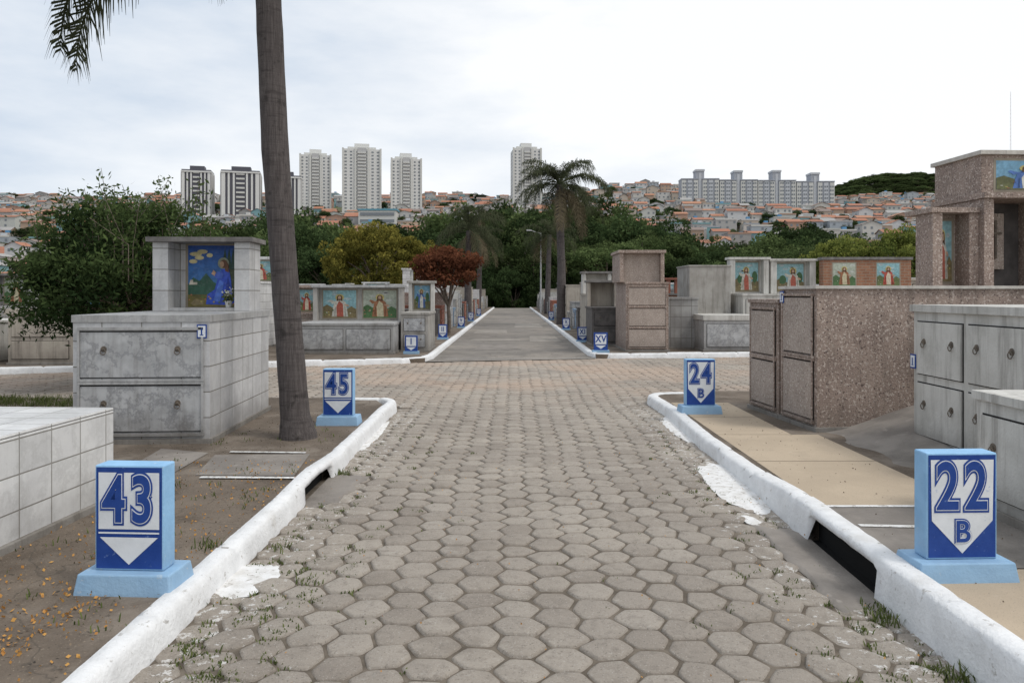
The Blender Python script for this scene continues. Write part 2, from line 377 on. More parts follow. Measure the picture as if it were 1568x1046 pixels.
# ------------------------------------------------------------------ kerbs
def kerb(name,path,side,hf,gaps=(),w=.17,mat=WHITE):
    pts=[]
    for i in range(len(path)-1):
        p,q=Vector(path[i]),Vector(path[i+1]); n=max(1,int((q-p).length/.045))
        for k in range(n): pts.append(p.lerp(q,k/n))
    pts.append(Vector(path[-1])); mb=MB(); prev=None; s=0; 
    for i,p in enumerate(pts):
        if i: s+=(p-pts[i-1]).length
        d=(pts[min(i+1,len(pts)-1)]-pts[max(i-1,0)]).normalized(); nrm=Vector((-d.y,d.x))*side
        gap=any(g0<p.y<g1 for g0,g1 in gaps)
        blk=math.floor(s/.95); off=.010*nz(blk*7.3,1.1); hz=.012*nz(blk*5.7,8.1)
        h=hf(p.y)+hz; j=lambda k:off+.009*nz(s*2.3,k,5)+.008*nz(s*9,k,2)
        dip=.022 if (s%.95)<.05 else 0
        prof=[(-.01+j(0),-.09),(.006+j(1),h*.6),(.018+j(2)+dip*.5,h-.018-dip),(.035+j(3),h-dip+j(7)*.5),(w-.02,h-dip+j(8)*.5),(w+j(4),h-.02),(w+.01,.02)]
        if gap: prof=[(.05,h-.055),(.010+j(1),h-.05),(.016+j(2),h-.02),(.035+j(3),h+j(7)*.4),(w-.02,h+j(8)*.4),(w+j(4),h-.02),(w+.01,.02)]
        row=[(p.x+nrm.x*o,p.y+nrm.y*o,z) for o,z in prof]
        if prev:
            for k in range(6):
                mb.poly([prev[k],prev[k+1],row[k+1],row[k]] if side<0 else [prev[k],row[k],row[k+1],prev[k+1]],mat)
        else: mb.poly(row,mat)
        prev=row
    mb.poly(prev,mat)
    return mb.obj(name,smooth=True,merge=True)
hl=lambda y:.125+.05*math.exp(-((y-6.4)/.7)**2)
hr=lambda y:.125+.06*ss(6.6,5.2,y)
arcL=[(LX-.35+.35*math.cos(t),10.6+.5*math.sin(t)) for t in [0,.35,.7,1.05,1.4,1.8]]
kerb('white_kerb',[(LX,-4),(LX-.02,5),(LX+.02,7),(LX-.02,10)]+arcL+[(LX-.9,11.1)],1,hl,gaps=[(5.95,6.75)],w=.145)
arcR=[(RX+.4-.4*math.cos(t),11.2+.5*math.sin(t)) for t in [0,.4,.8,1.2,1.57]]
kerb('white_kerb',[(RX,-4),(RX,4),(RX+.03,6),(RX-.02,8),(RX+.05,10)]+arcR+[(RX+.9,11.75)],-1,hr,gaps=[(4.2,5.15)],w=.165)
kerb('white_kerb',[(-60,farL(-60)),(-14,farL(-14)),(-2.6,farL(-2.6)-.1),(-2.1,farL(-2)+.15),(-1.98,18.9),(-1.98,30),(-2.0,86)],1,lambda y:.125)
kerb('white_kerb',[(60,farR(14)),(14,farR(14)),(2.5,farR(2.5)-.05),(2.1,19.3),(2.0,20),(2.0,86)],-1,lambda y:.125)
for nme,x0,x1,y0,y1 in (('drain_inlet_shade',LX-.105,LX-.092,5.9,6.8),('drain_inlet_shade',RX+.105,RX+.118,4.15,5.2)):
    mb=MB(); mb.box(x0,x1,y0,y1,-.1,.12,VOID_SHADE)  # black panel behind the kerb gap paints the drain's inner darkness
    xa,xb=(x0,x0+.10) if x0<0 else (x1-.10,x1)
    mb.box(min(xa,xb),max(xa,xb),y0,y1,-.13,-.055 if x0>0 else -.03,VOID_SHADE)
    mb.obj(nme)
def apron(pts,ex):
    mb=MB(); 
    n=12
    for i in range(n):
        for j in range(n):
            q=[]
            for (u,v) in ((i,j),(i+1,j),(i+1,j+1),(i,j+1)):
                u/=n; v/=n; e=u if ex=='l' else 1-u
                x=lerp(lerp(pts[0][0],pts[1][0],u),lerp(pts[3][0],pts[2][0],u),v)+.05*e*nz(u*5,v*5,pts[0][0]); y=lerp(lerp(pts[0][1],pts[1][1],u),lerp(pts[3][1],pts[2][1],u),v)+.04*nz(u*5,v*5,7)
                q.append((x,y,roadz(x,y)+.014+.002*nz(x*6,y*6)-(.022 if e>.99 or v in (0,1) else 0)))
            mb.poly(q,CONC)
    mb.obj('drain_apron',smooth=True,merge=True)
apron([(1.76,4.0),(2.045,3.95),(2.06,5.45),(1.74,5.55)],'r')
apron([(-1.65,5.85),(-1.38,5.95),(-1.30,6.85),(-1.65,6.95)],'l')

def blob(cx,cy,rx,ry,seed,z=.010):
    n=90; pts=[]
    for k in range(n):
        t=k*2*math.pi/n; r=1+.28*nz(math.cos(t)*1.3,math.sin(t)*1.3,seed)+.07*nz(math.cos(t)*6,math.sin(t)*6,seed)+.03*nz(math.cos(t)*16,math.sin(t)*16,seed)
        pts.append((cx+rx*r*math.cos(t),cy+ry*r*math.sin(t)))
    mb=MB()
    for rg in range(4):
        a0,a1=rg/4,(rg+1)/4
        for k in range(n):
            P=[]
            for (kk,s_) in ((k,a0),((k+1)%n,a0),((k+1)%n,a1),(k,a1)):
                x=cx+(pts[kk][0]-cx)*s_; y=cy+(pts[kk][1]-cy)*s_
                P.append((x,y,roadz(x,y)+z-(.010 if s_==1 else 0)+.002*nz(x*8,y*8)))
            if a0==0: P=[P[0],P[2],P[3]]
            mb.poly(P,WHITE2)
    return mb.obj('spilled_whitewash',smooth=True,merge=True)
blob(-1.60,4.38,.23,.28,1.3)
blob(1.92,6.55,.24,.72,5.1); blob(1.78,5.6,.07,.12,7.7); blob(2.02,9.2,.13,.9,3.3); blob(-1.64,8.8,.08,1.0,4.4)

# ------------------------------------------------------------------ leaves & trees (numpy)
def npmesh(name,verts,quads,mi,shade,mats):
    me=bpy.data.meshes.new(name); n=len(verts); m=len(quads)
    me.vertices.add(n); me.vertices.foreach_set('co',np.asarray(verts,dtype=np.float32).ravel())
    me.loops.add(m*4); me.loops.foreach_set('vertex_index',np.asarray(quads,dtype=np.int32).ravel())
    me.polygons.add(m); me.polygons.foreach_set('loop_start',np.arange(0,m*4,4,dtype=np.int32))
    me.polygons.foreach_set('material_index',np.asarray(mi,dtype=np.int32))
    for k in mats: me.materials.append(k)
    me.update(calc_edges=True); 
    at=me.attributes.new('shade','FLOAT','FACE'); at.data.foreach_set('value',np.asarray(shade,dtype=np.float32))
    return me
class Q:
    def __init__(s,seed): s.v=[];s.q=[];s.mi=[];s.sh=[];s.n=0; s.r=np.random.RandomState(seed)
    def tube(s,pts,rad,n=7,mi=0):
        pts=[np.array(p,float) for p in pts]; base=s.n
        for i,p in enumerate(pts):
            d=pts[min(i+1,len(pts)-1)]-pts[max(i-1,0)]; d/=np.linalg.norm(d)+1e-9
            a_=np.cross(d,[.3,.95,.1]); a_/=np.linalg.norm(a_); b=np.cross(d,a_)
            for k in range(n):
                t=k*2*math.pi/n; s.v.append((p+(a_*math.cos(t)+b*math.sin(t))*rad[i])[None])
        s.n+=len(pts)*n; q=[]
        for i in range(len(pts)-1):
            for k in range(n): q.append([base+i*n+k,base+i*n+(k+1)%n,base+(i+1)*n+(k+1)%n,base+(i+1)*n+k])
        s.q.append(np.array(q)); s.mi+= [mi]*len(q); s.sh+= [.5]*len(q)
    def leaves(s,C,L,W,shade,mi=1,down=0.0):
        r=s.r; n=len(C); u=r.normal(size=(n,3)); u[:,2]-=down; u/=np.linalg.norm(u,axis=1)[:,None]
        w=np.cross(u,r.normal(size=(n,3))); w/=np.linalg.norm(w,axis=1)[:,None]
        k=(r.uniform(.6,1.3,n))[:,None]
        P=np.stack([C-u*L*k,C+w*W*k,C+u*L*k,C-w*W*k],1).reshape(-1,3)
        s.v.append(P); s.q.append(s.n+np.arange(4*n).reshape(n,4)); s.n+=4*n
        s.mi+= [mi]*n; s.sh+=list(shade)
    def mesh(s,name,mats): return npmesh(name,np.concatenate(s.v),np.concatenate(s.q),s.mi,s.sh,mats)
def tree_mesh(name,seed,leaf,nclump=70,per=110,cr=.10,rx=.46,rz=.36,cz=.60,ls=.020,trunkr=.028,flat=1.0,low=-.45):
    q=Q(seed); r=q.r
    q.tube([(0,0,-.03),(.01,0,.15),(0,.01,.32)],[trunkr*1.3,trunkr,trunkr*.8])
    cs=[]
    for i in range(nclump):
        d=r.normal(size=3); d/=np.linalg.norm(d); 
        if d[2]<low: d[2]*=-.6
        rad=r.uniform(.45,1.0)**.6; bump=1+.18*math.sin(3*math.atan2(d[1],d[0])+seed)
        c=np.array([d[0]*rx*rad*bump,d[1]*rx*rad*bump,cz+d[2]*rz*rad]); cs.append(c)
        if i<14:
            m=c*np.array([.45,.45,1]); m[2]=.32+(c[2]-.32)*.55
            q.tube([(0,0,.30),m,c],[trunkr*.6,trunkr*.35,trunkr*.12],5)
    for c in cs:
        k=r.uniform(.7,1.35); P=r.normal(size=(per,3)); P/=np.linalg.norm(P,axis=1)[:,None]
        P*=(r.uniform(.25,1,per)**.5)[:,None]*cr*k; P[:,2]*=.7*flat
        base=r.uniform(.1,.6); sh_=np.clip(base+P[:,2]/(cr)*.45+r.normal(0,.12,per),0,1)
        q.leaves(c+P,ls,ls*.55,sh_)
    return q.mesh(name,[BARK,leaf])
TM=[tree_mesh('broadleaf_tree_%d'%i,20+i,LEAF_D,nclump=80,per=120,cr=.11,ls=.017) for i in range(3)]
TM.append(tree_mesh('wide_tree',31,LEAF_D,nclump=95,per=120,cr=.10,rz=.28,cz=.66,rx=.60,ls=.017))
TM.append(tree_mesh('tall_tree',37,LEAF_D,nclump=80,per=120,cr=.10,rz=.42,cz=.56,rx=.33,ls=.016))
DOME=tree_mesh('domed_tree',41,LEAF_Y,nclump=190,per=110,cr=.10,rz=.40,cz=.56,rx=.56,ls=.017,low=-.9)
def inst(name,me,loc,s,parent=None,leaf=None,rz=None,sx=1):
    o=link(bpy.data.objects.new(name,me)); o.location=loc; o.scale=(s*sx,s*sx,s)
    o.rotation_euler=(0,0,R.uniform(0,6.28) if rz is None else rz)
    if parent: o.parent=parent
    if leaf: o.material_slots[1].link='OBJECT'; o.material_slots[1].material=leaf
    return o
SK=[(-1,.03),(-.77,.03),(-.68,.03),(-.62,.035),(-.56,.075),(-.38,.10),(-.29,.118),(-.245,.112),(-.225,.082),(-.13,.085),(-.11,.108),(-.05,.124),
    (0,.128),(.07,.13),(.135,.126),(.185,.118),(.21,.078),(.31,.076),(.335,.09),(.385,.105),(.44,.080),(.55,.08),(.62,.1),(1,.1)]
def sky_e(b):
    for i in range(len(SK)-1):
        if SK[i][0]<=b<=SK[i+1][0]: return lerp(SK[i][1],SK[i+1][1],(b-SK[i][0])/(SK[i+1][0]-SK[i][0]))
    return .08
belt=empty('distant_tree_belt')
for (y0,y1,fac,n) in ((92,105,.62,46),(110,128,.82,46),(135,160,1.0,52)):
    for i in range(n):
        y=R.uniform(y0,y1); b=-.85+1.7*(i+R.uniform(.1,.9))/n; x=b*y
        top=1.65+sky_e(b)*y*fac*R.uniform(.88,1.03); g=terr(x,y); h=max(5,(top-g)/1.0)
        if b<-.62 and R.random()<.5: continue
        inst('tree',TM[R.randrange(5)],(x,y,g),h*1.02,belt,LEAF_M if R.random()<.4 else None,sx=R.uniform(.95,1.3)*(11/h)**.3)
for (X,Y,h) in ((0.3,92,7.5),(-3.5,95,8.5),(4.0,94,8),(1.5,100,8.5),(-1.5,104,8),(7.5,97,8.5),(-7.5,99,8.5)):
    inst('tree',DOME,(X,Y,terr(X,Y)-1.2),h,belt,LEAF_D,sx=.85)
inst('yellow_flowering_tree',DOME,(-13.8,76,-.6),9.7,leaf=LEAF_Y,sx=.88)
inst('yellow_flowering_tree',DOME,(-9.8,80,-.6),8.2,leaf=LEAF_Y,sx=.72)
for (X,Y,h) in ((40,90,9.8),(46.5,88,10.8),(53,91,11.0)):
    inst('yellow_green_tree',DOME,(X,Y,-1.0),h,leaf=LEAF_YG,sx=.8)
hill=empty('hillside_trees')
for i in range(760):
    y=R.uniform(200,880); x=R.uniform(-.85,.85)*y
    if R.random()<.25 and y>500: continue
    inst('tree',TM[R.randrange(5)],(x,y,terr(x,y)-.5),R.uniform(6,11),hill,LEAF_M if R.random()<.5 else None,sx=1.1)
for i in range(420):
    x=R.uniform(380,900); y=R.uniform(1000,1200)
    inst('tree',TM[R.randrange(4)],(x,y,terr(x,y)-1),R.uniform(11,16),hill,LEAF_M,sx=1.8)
rt=tree_mesh('red_tree_mesh',50,LEAF_R,nclump=75,per=110,cr=.11,rx=.38,rz=.28,cz=.68,ls=.018,trunkr=.022)
inst('red_leaved_tree',rt,(-2.40,28.5,.1),3.5,sx=1.0,rz=1.1)
# leafy tree left
q=Q(77); r=q.r
q.tube([(0,0,0),(.05,.02,.8),(.0,0,1.5)],[.12,.09,.07],8)
cl=[]
for i in range(170):
    az=r.uniform(0,6.28); rad=math.sqrt(r.uniform(0,1))*1.72; zt=.95+(r.uniform(0,1)**.75)*(2.35*math.sqrt(max(0.02,1-(rad/1.9)**2)))
    c=np.array([math.cos(az)*rad,math.sin(az)*rad,zt]); cl.append(c)
    if i%2==0:
        m=c*.5+np.array([0,0,.55]); q.tube([(0,0,1.1+r.uniform(0,.4)),m,c],[.04,.022,.006],5)
for i in range(46):
    az=r.uniform(0,6.28); rad=r.uniform(.1,1.5); b=np.array([math.cos(az)*rad,math.sin(az)*rad,2.25+r.uniform(.2,.8)*(1-rad/2.2)])
    t=b+np.array([r.normal(0,.2)+math.cos(az)*.12,r.normal(0,.2),r.uniform(.4,1.0)]); q.tube([b-[0,0,.6],b,t],[.012,.008,.004],4)
    P=b+(t-b)*r.uniform(0,1,(70,1))+r.normal(0,.08,(70,3)); q.leaves(P,.05,.018,np.clip(r.normal(.65,.2,70),0,1))
for c in cl:
    n=185; P=r.normal(size=(n,3))*np.array([.19,.19,.14])*r.uniform(.7,1.3); b=r.uniform(.0,.5)
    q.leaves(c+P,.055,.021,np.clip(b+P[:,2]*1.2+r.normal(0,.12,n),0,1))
lt=q.mesh('leafy_tree',[BARK,LEAF_B])
inst('leafy_tree',lt,(-7.0,13.9,.1),1.0,rz=.4,sx=1.0)

# ------------------------------------------------------------------ palms
def palm(name,path,rad,fronds,seed,dens=46,leafl=.42):
    q=Q(seed); r=q.r
    P=[];RR=[]
    for i in range(len(path)-1):
        for k in range(8):
            t=k/8; P.append(np.array(path[i])*(1-t)+np.array(path[i+1])*t); RR.append((rad[i]*(1-t)+rad[i+1]*t)*(1+.012*math.sin(len(P)*2.1)+.012*r.normal()))
    P.append(np.array(path[-1],float)); RR.append(rad[-1])
    q.tube(P,RR,18)
    top=np.array(path[-1],float)
    for fr_ in fronds:
        az,e0,e1,L=fr_[:4]; mi=2 if (len(fr_)>4 and fr_[4]) else 1
        n=dens; pos=top+np.array([0,0,r.uniform(-.1,.1)]); pts=[pos.copy()]; rd=[.03]
        for i in range(n):
            t=i/n; e=math.radians(e0+(e1-e0)*t**1.1); d=np.array([math.cos(az)*math.cos(e),math.sin(az)*math.cos(e),math.sin(e)])
            pos=pos+d*L/n; pts.append(pos.copy()); rd.append(.028*(1-t)+.005)
            if t>.12:
                side=np.array([-math.sin(az),math.cos(az),0]); ll=leafl*math.sin(math.pi*min(1,(t*.85+.12)))**.6*r.uniform(.8,1.1)
                up=np.cross(side,d)
                for sg in (-1,1):
                    for rep in range(2):
                        dd=side*sg*r.uniform(.4,.9)+d*.5+up*r.uniform(-.5,.3); dd/=np.linalg.norm(dd)
                        mid=pos+dd*ll*.5+np.array([0,0,-.05*ll]); tip=pos+dd*ll*.75+np.array([0,0,-ll*r.uniform(.35,.75)])
                        w=d*.013
                        b=q.n; q.n+=6
                        q.v.append(np.array([pos-w,pos+w,mid+w*1.1,mid-w*1.1,tip+w*.2,tip-w*.2]))
                        q.q.append(np.array([[b,b+1,b+2,b+3],[b+3,b+2,b+4,b+5]])); q.mi+=[mi,mi]; s_=float(np.clip(r.normal(.5,.22),0,1)); q.sh+=[s_,s_]
        q.tube(pts[::4],rd[::4],5,mi)
    me=q.mesh(name,[PBARK,LEAF_P,LEAF_PD]); me.polygons.foreach_set('use_smooth',[True]*len(me.polygons))
    return link(bpy.data.objects.new(name,me))
fr=[(math.pi*1.00,6,-91,3.0),(math.pi*1.015,12,-92,3.1),(math.pi*1.14,22,-86,3.6),(math.pi*.86,0,-88,1.25)]
for i in range(12): fr.append((i*.52+.2,R.uniform(50,75),R.uniform(-5,10),R.uniform(2.2,2.7)))
palm('palm_tree',[(-2.30,8.1,.05),(-2.34,8.1,.35),(-2.42,8.1,1.4),(-2.56,8.12,3.2),(-2.63,8.1,4.9),(-2.66,8.1,5.85)],[.21,.155,.142,.142,.135,.11],fr,5,dens=75,leafl=.55)
def qfr(n,L,seed,dead=0):
    rr=random.Random(seed); out=[]
    for i in range(n):
        e=rr.uniform(-5,80); out.append((i*2.39996+rr.uniform(-.2,.2),e,e-rr.uniform(80,130) if e>20 else -85,L*rr.uniform(.7,1.12)))
    for i in range(dead): out.append((rr.uniform(0,6.28),rr.uniform(-55,-20),-88,L*rr.uniform(.7,1.1),True))
    return out
palm('palm_tree',[(2.5,38,.05),(2.5,38,3),(2.4,38,6.4),(2.42,38,7.15)],[.26,.2,.18,.16],qfr(30,3.0,2,9),8,dens=40,leafl=.62)
palm('palm_tree',[(-2.7,46,.05),(-2.7,46,3),(-2.65,46,5.5)],[.24,.2,.16],qfr(20,2.7,3,5),9,dens=28,leafl=.6)
palm('palm_tree',[(-2.8,62,.05),(-2.7,62,3),(-2.6,62,6.0)],[.24,.2,.16],qfr(18,2.9,4,5),10,dens=24,leafl=.7)
palm('palm_tree',[(2.7,58,.05),(2.8,58,3),(2.9,58,6.2)],[.24,.2,.16],qfr(18,2.9,6,5),12,dens=24,leafl=.7)
palm('palm_tree',[(-3.2,74,.05),(-3.2,74,3),(-3.3,74,9.2)],[.24,.2,.16],qfr(18,3.0,5,5),11,dens=24,leafl=.7)

# ------------------------------------------------------------------ grass / petals
q=Q(3); r=q.r
def tuft(cx,cy,z,n,h,sp):
    for i in range(n):
        p=np.array([cx+r.normal(0,sp),cy+r.normal(0,sp),z]); az=r.uniform(0,6.28); hh=h*r.uniform(.5,1.2); ln=r.uniform(.3,1.0)*hh
        w=np.array([-math.sin(az),math.cos(az),0])*.0035; t=p+np.array([math.cos(az)*ln,math.sin(az)*ln,hh]); m=p*.5+t*.5+np.array([0,0,hh*.2])
        q.v.append(np.array([p-w,p+w,m+w,m-w,t+w*.1,t-w*.1])); b=q.n; q.n+=6
        q.q.append(np.array([[b,b+1,b+2,b+3],[b+3,b+2,b+4,b+5]])); q.mi+=[0,0]; s_=r.uniform(0,1); q.sh+=[s_,s_]
for i in range(260):
    y=1150*1.65/r.uniform(180,600); 
    if y>9.5: continue
    x=LX+.05+abs(r.normal(0,.42)) if r.uniform()<.6 else RX-.05-abs(r.normal(0,.3))
    tuft(x,y,roadz(x,y)-.01,int(r.uniform(6,20)),.022,.024)
for i in range(60):
    x=r.uniform(-1.3,1.7); y=r.uniform(3,9); tuft(x,y,roadz(x,y)-.012,5,.015,.02)
for (x,y,n,h) in ((1.93,3.9,60,.06),(1.96,4.05,40,.05),(1.88,3.35,40,.04),(1.98,3.3,50,.06),(2.33,4.3,40,.06),(-1.58,6.95,40,.06),(-1.5,4.9,30,.05),(-1.85,4.6,40,.05),(1.9,2.95,50,.05),(3.98,5.95,60,.10)):
    tuft(x,y,roadz(x,y)-.01 if -1.7<x<2 else .1,n,h,.04)
for i in range(420):
    x=r.uniform(-9.2,-5.2); y=r.uniform(10.2,11.1); tuft(x,y,.1,9,.07,.07)
for i in range(60):
    x=r.uniform(-3.2,-1.85); y=r.uniform(3,9); tuft(x,y,.1,8,.03,.04)
me=q.mesh('grass_tufts',[LEAF_G]); link(bpy.data.objects.new('grass_tufts',me))
q=Q(4); r=q.r
n=800; C=np.stack([-1.8-np.abs(r.normal(0,.9,n)),r.uniform(2.6,7.0,n),np.full(n,.11)],1)
q.leaves(C,.0095,.007,r.uniform(0,1,n),0)
n=240; C=np.stack([-2.1-np.abs(r.normal(0,.45,n)),3.2+np.abs(r.normal(0,.5,n)),np.full(n,.11)],1)
q.leaves(C,.011,.009,r.uniform(0,1,n),0)
n=220; C=np.stack([r.uniform(-1.6,2.0,n),r.uniform(2.6,9,n),np.full(n,.010)],1); q.leaves(C,.006,.005,r.uniform(0,1,n),0)
me=q.mesh('fallen_orange_petals',[PETAL]); link(bpy.data.objects.new('fallen_orange_petals',me))
q=Q(6); r=q.r; LIT=leafmat('dry_litter',(.07,.05,.035),(.26,.2,.14),.1,.1)
n=1300; C=np.stack([np.where(r.uniform(size=n)<.8,-1.8-np.abs(r.normal(0,1.3,n)),2.3+np.abs(r.normal(0,1,n))),r.uniform(2.6,10.5,n),np.full(n,.122)],1)
q.leaves(C,.007,.005,r.uniform(0,1,n),0)
me=q.mesh('leaf_litter',[LIT]); link(bpy.data.objects.new('leaf_litter',me))

# ------------------------------------------------------------------ murals
def mural(mb,xc,zc,y,w,h,kind,sd=0):
    rr=random.Random(sd)
    def pl(pts,c,lv): mb.poly([(xc+(u-.5)*w,y-.004-.0022*lv,zc+(v-.5)*h) for u,v in pts],paint(c,.35,1))
    def el(cu,cv,ru,rv,c,lv,n=18): pl([(cu+ru*math.cos(t*2*math.pi/n),cv+rv*math.sin(t*2*math.pi/n)) for t in range(n)],c,lv)
    fr=.035
    mb.box(xc-w/2-fr,xc+w/2+fr,y-.003,y+.004,zc-h/2-fr,zc+h/2+fr,paint((.32,.28,.22)))
    if kind=='kneel':
        for i in range(8): pl([(0,.36+.08*i),(1,.36+.08*i),(1,.44+.08*i),(0,.44+.08*i)],(lerp(.06,.012,i/7),lerp(.20,.085,i/7),lerp(.48,.38,i/7)),0)
        pl([(0,0),(1,0),(1,.36),(0,.36)],(.13,.12,.04),0)
        for cu,cv,ru in ((.15,.86,.12),(.28,.90,.10),(.22,.80,.09),(.42,.84,.06),(.1,.74,.08)): el(cu,cv,ru,.035,(.7,.62,.33),1)
        pl([(0,.36),(.1,.48),(.22,.42),(.35,.55),(.5,.40),(.6,.36),(.6,.2),(0,.2)],(.04,.12,.08),1)
        pl([(.02,.36),(.05,.44),(.10,.44),(.10,.40),(.18,.40),(.18,.36)],(.65,.6,.5),2)
        for u in (.72,.80,.88,.95): pl([(u-.05,.55),(u-.035,.8),(u,.97),(u+.03,.8),(u+.05,.55)],(.015,.055,.04),1)
        pl([(.62,.3),(.7,.62),(1,.6),(1,.2),(.6,.15)],(.06,.08,.035),2)
        pl([(0,0),(1,0),(1,.2),(.7,.12),(.4,.2),(.2,.14),(0,.2)],(.20,.17,.05),3)
        pl([(.35,.04),(.38,.2),(.52,.28),(.58,.46),(.66,.62),(.80,.62),(.84,.42),(.86,.2),(.95,.06),(.7,.03)],(.04,.10,.58),4)
        pl([(.5,.1),(.56,.3),(.62,.44),(.70,.40),(.66,.2),(.62,.08)],(.10,.22,.75),5)
        pl([(.72,.1),(.74,.3),(.78,.5),(.81,.4),(.80,.2),(.84,.08)],(.02,.05,.35),5)
        pl([(.50,.50),(.58,.58),(.70,.54),(.66,.46),(.56,.46)],(.08,.17,.66),6)
        pl([(.46,.54),(.50,.60),(.55,.56),(.52,.50)],(.6,.38,.26),7)
        el(.70,.70,.075,.07,(.16,.07,.03),6); el(.665,.695,.04,.05,(.55,.34,.22),7); pl([(.70,.75),(.79,.70),(.80,.56),(.73,.58)],(.14,.06,.03),7)
        el(.69,.71,.11,.095,(.30,.34,.25),3)
        pl([(.05,.06),(.15,.13),(.3,.1),(.3,.04),(.1,.02)],(.3,.24,.12),4)
        for i in range(16): el(rr.uniform(.03,.97),rr.uniform(.03,.2),.02,.014,rr.choice([(.5,.45,.12),(.45,.2,.1),(.1,.2,.05)]),5,7)
    else:
        sky,robe,sash,gr=rr.choice([((.26,.46,.50),(.50,.10,.07),(.68,.60,.46),(.16,.2,.08)),((.28,.48,.52),(.62,.60,.52),(.45,.12,.08),(.25,.2,.1)),
            ((.42,.46,.38),(.36,.16,.08),(.6,.54,.36),(.1,.2,.08)),((.2,.4,.56),(.10,.2,.5),(.68,.68,.62),(.17,.18,.08))])
        for i in range(4): pl([(0,.25*i),(1,.25*i),(1,.25*i+.25),(0,.25*i+.25)],tuple(c*(.85+.1*i) for c in sky),0)
        for i in range(5): el(rr.uniform(.14,.86),rr.uniform(.6,.95),rr.uniform(.08,.13),.04,tuple(lerp(c,.7,.5) for c in sky),1,10)
        pl([(0,0),(1,0),(1,.32),(.85,.42),(.7,.30),(.5,.26),(.3,.36),(.12,.48),(0,.40)],tuple(c*.8 for c in gr),2)
        pl([(0,0),(1,0),(1,.14),(.75,.20),(.5,.12),(.2,.20),(0,.14)],gr,3)
        for i in range(14): el(rr.uniform(.03,.97),rr.uniform(.03,.3),.025,.018,rr.choice([(.5,.45,.14),(.45,.2,.12),(.1,.2,.05),(.55,.55,.45)]),4,7)
        dx=0 if kind=='figure' else rr.uniform(-.12,.12)
        X=lambda pts:[(u+dx,v) for u,v in pts]
        if kind!='figure':
            el(.22,.42,.13,.16,(.06,.14,.06),3); el(.84,.5,.12,.2,(.06,.14,.06),3)
        el(.5+dx,.74,.13,.12,(.62,.52,.2),3)
        pl(X([(.26,.04),(.30,.35),(.34,.58),(.44,.66),(.58,.66),(.68,.56),(.72,.35),(.76,.04)]),robe,4)
        pl(X([(.42,.04),(.40,.4),(.48,.62),(.60,.5),(.62,.04)]),sash,5)
        pl(X([(.34,.06),(.36,.4),(.38,.4),(.37,.06)]),tuple(c*.5 for c in robe),6)
        pl(X([(.66,.06),(.65,.42),(.67,.42),(.69,.06)]),tuple(c*.5 for c in robe),6)
        pl(X([(.28,.5),(.18,.62),(.22,.66),(.38,.58)]),robe,5)
        pl(X([(.72,.5),(.80,.44),(.76,.40),(.62,.48)]),(.55,.36,.25),6)
        el(.5+dx,.73,.085,.095,(.12,.06,.03),5); el(.5+dx,.725,.048,.07,(.55,.36,.25),6)
        pl(X([(.42,.72),(.41,.60),(.46,.62),(.45,.74)]),(.12,.06,.03),7); pl(X([(.58,.72),(.59,.60),(.54,.62),(.55,.74)]),(.12,.06,.03),7)
        pl(X([(.47,.68),(.53,.68),(.52,.63),(.48,.63)]),(.12,.06,.03),7)

# ------------------------------------------------------------------ tombs
def plate(mb,x,z,y,s=.12):
    mb.box(x-s*.42,x+s*.42,y-.008,y,z-s*.6,z+s*.6,NAVY)
    mb.box(x-s*.32,x+s*.32,y-.011,y-.0085,z-s*.48,z+s*.48,SWHITE)
    mb.box(x-s*.06,x+s*.06,y-.014,y-.0115,z-s*.3,z+s*.3,NAVY)
    mb.box(x-s*.16,x+s*.16,y-.0135,y-.0115,z-s*.34,z-s*.27,NAVY)
def fronts(mb,w,h,y,rows,cols,panel,z0=.06,knobs=True,frame=None,fw=.07,near=False):
    pw=(w-fw*(cols+1))/cols; ph=(h-z0-fw*(rows))/rows
    for r_ in range(rows):
        for c_ in range(cols):
            xa=-w/2+fw+c_*(pw+fw); za=z0+r_*(ph+fw)
            mb.box(xa,xa+pw,y-.004,y+.01,za,za+ph,GAP)
            g=.012
            mb.box(xa+g,xa+pw-g,y-.022,y-.005,za+g,za+ph-g,panel)
            if frame:
                t=.03; A=(xa-.015,xa+pw+.015,za-.01,za+ph+.01)
                mb.box(A[0],A[1],y-.035,y-.0045,A[3],A[3]+t,frame)
                mb.box(A[0],A[1],y-.035,y-.0045,A[2]-t,A[2],frame)
                mb.box(A[0],A[0]+t*.8,y-.034,y-.0235,A[2]+.001,A[3]-.001,frame); mb.box(A[1]-t*.8,A[1],y-.034,y-.0235,A[2]+.001,A[3]-.001,frame)
            if knobs:
                for kx in ((.2,.8) if pw>.5 else (.5,)):
                    X=xa+pw*kx; Z=za+ph*.62
                    if near:
                        mb.tube([(X,y-.021,Z),(X,y-.028,Z)],[.032,.03],METAL,14)
                        ring=[(X+.028*math.sin(t),y-.040,Z-.028+.028*math.cos(t)) for t in [k*math.pi/5 for k in range(11)]]
                        mb.tube(ring,[.0055]*11,METAL,6); mb.tube([(X,y-.028,Z),(X,y-.046,Z)],[.012,.010],METAL,8)
                    else: mb.tube([(X,y-.02,Z),(X,y-.04,Z)],[.025,.02],METAL,8)
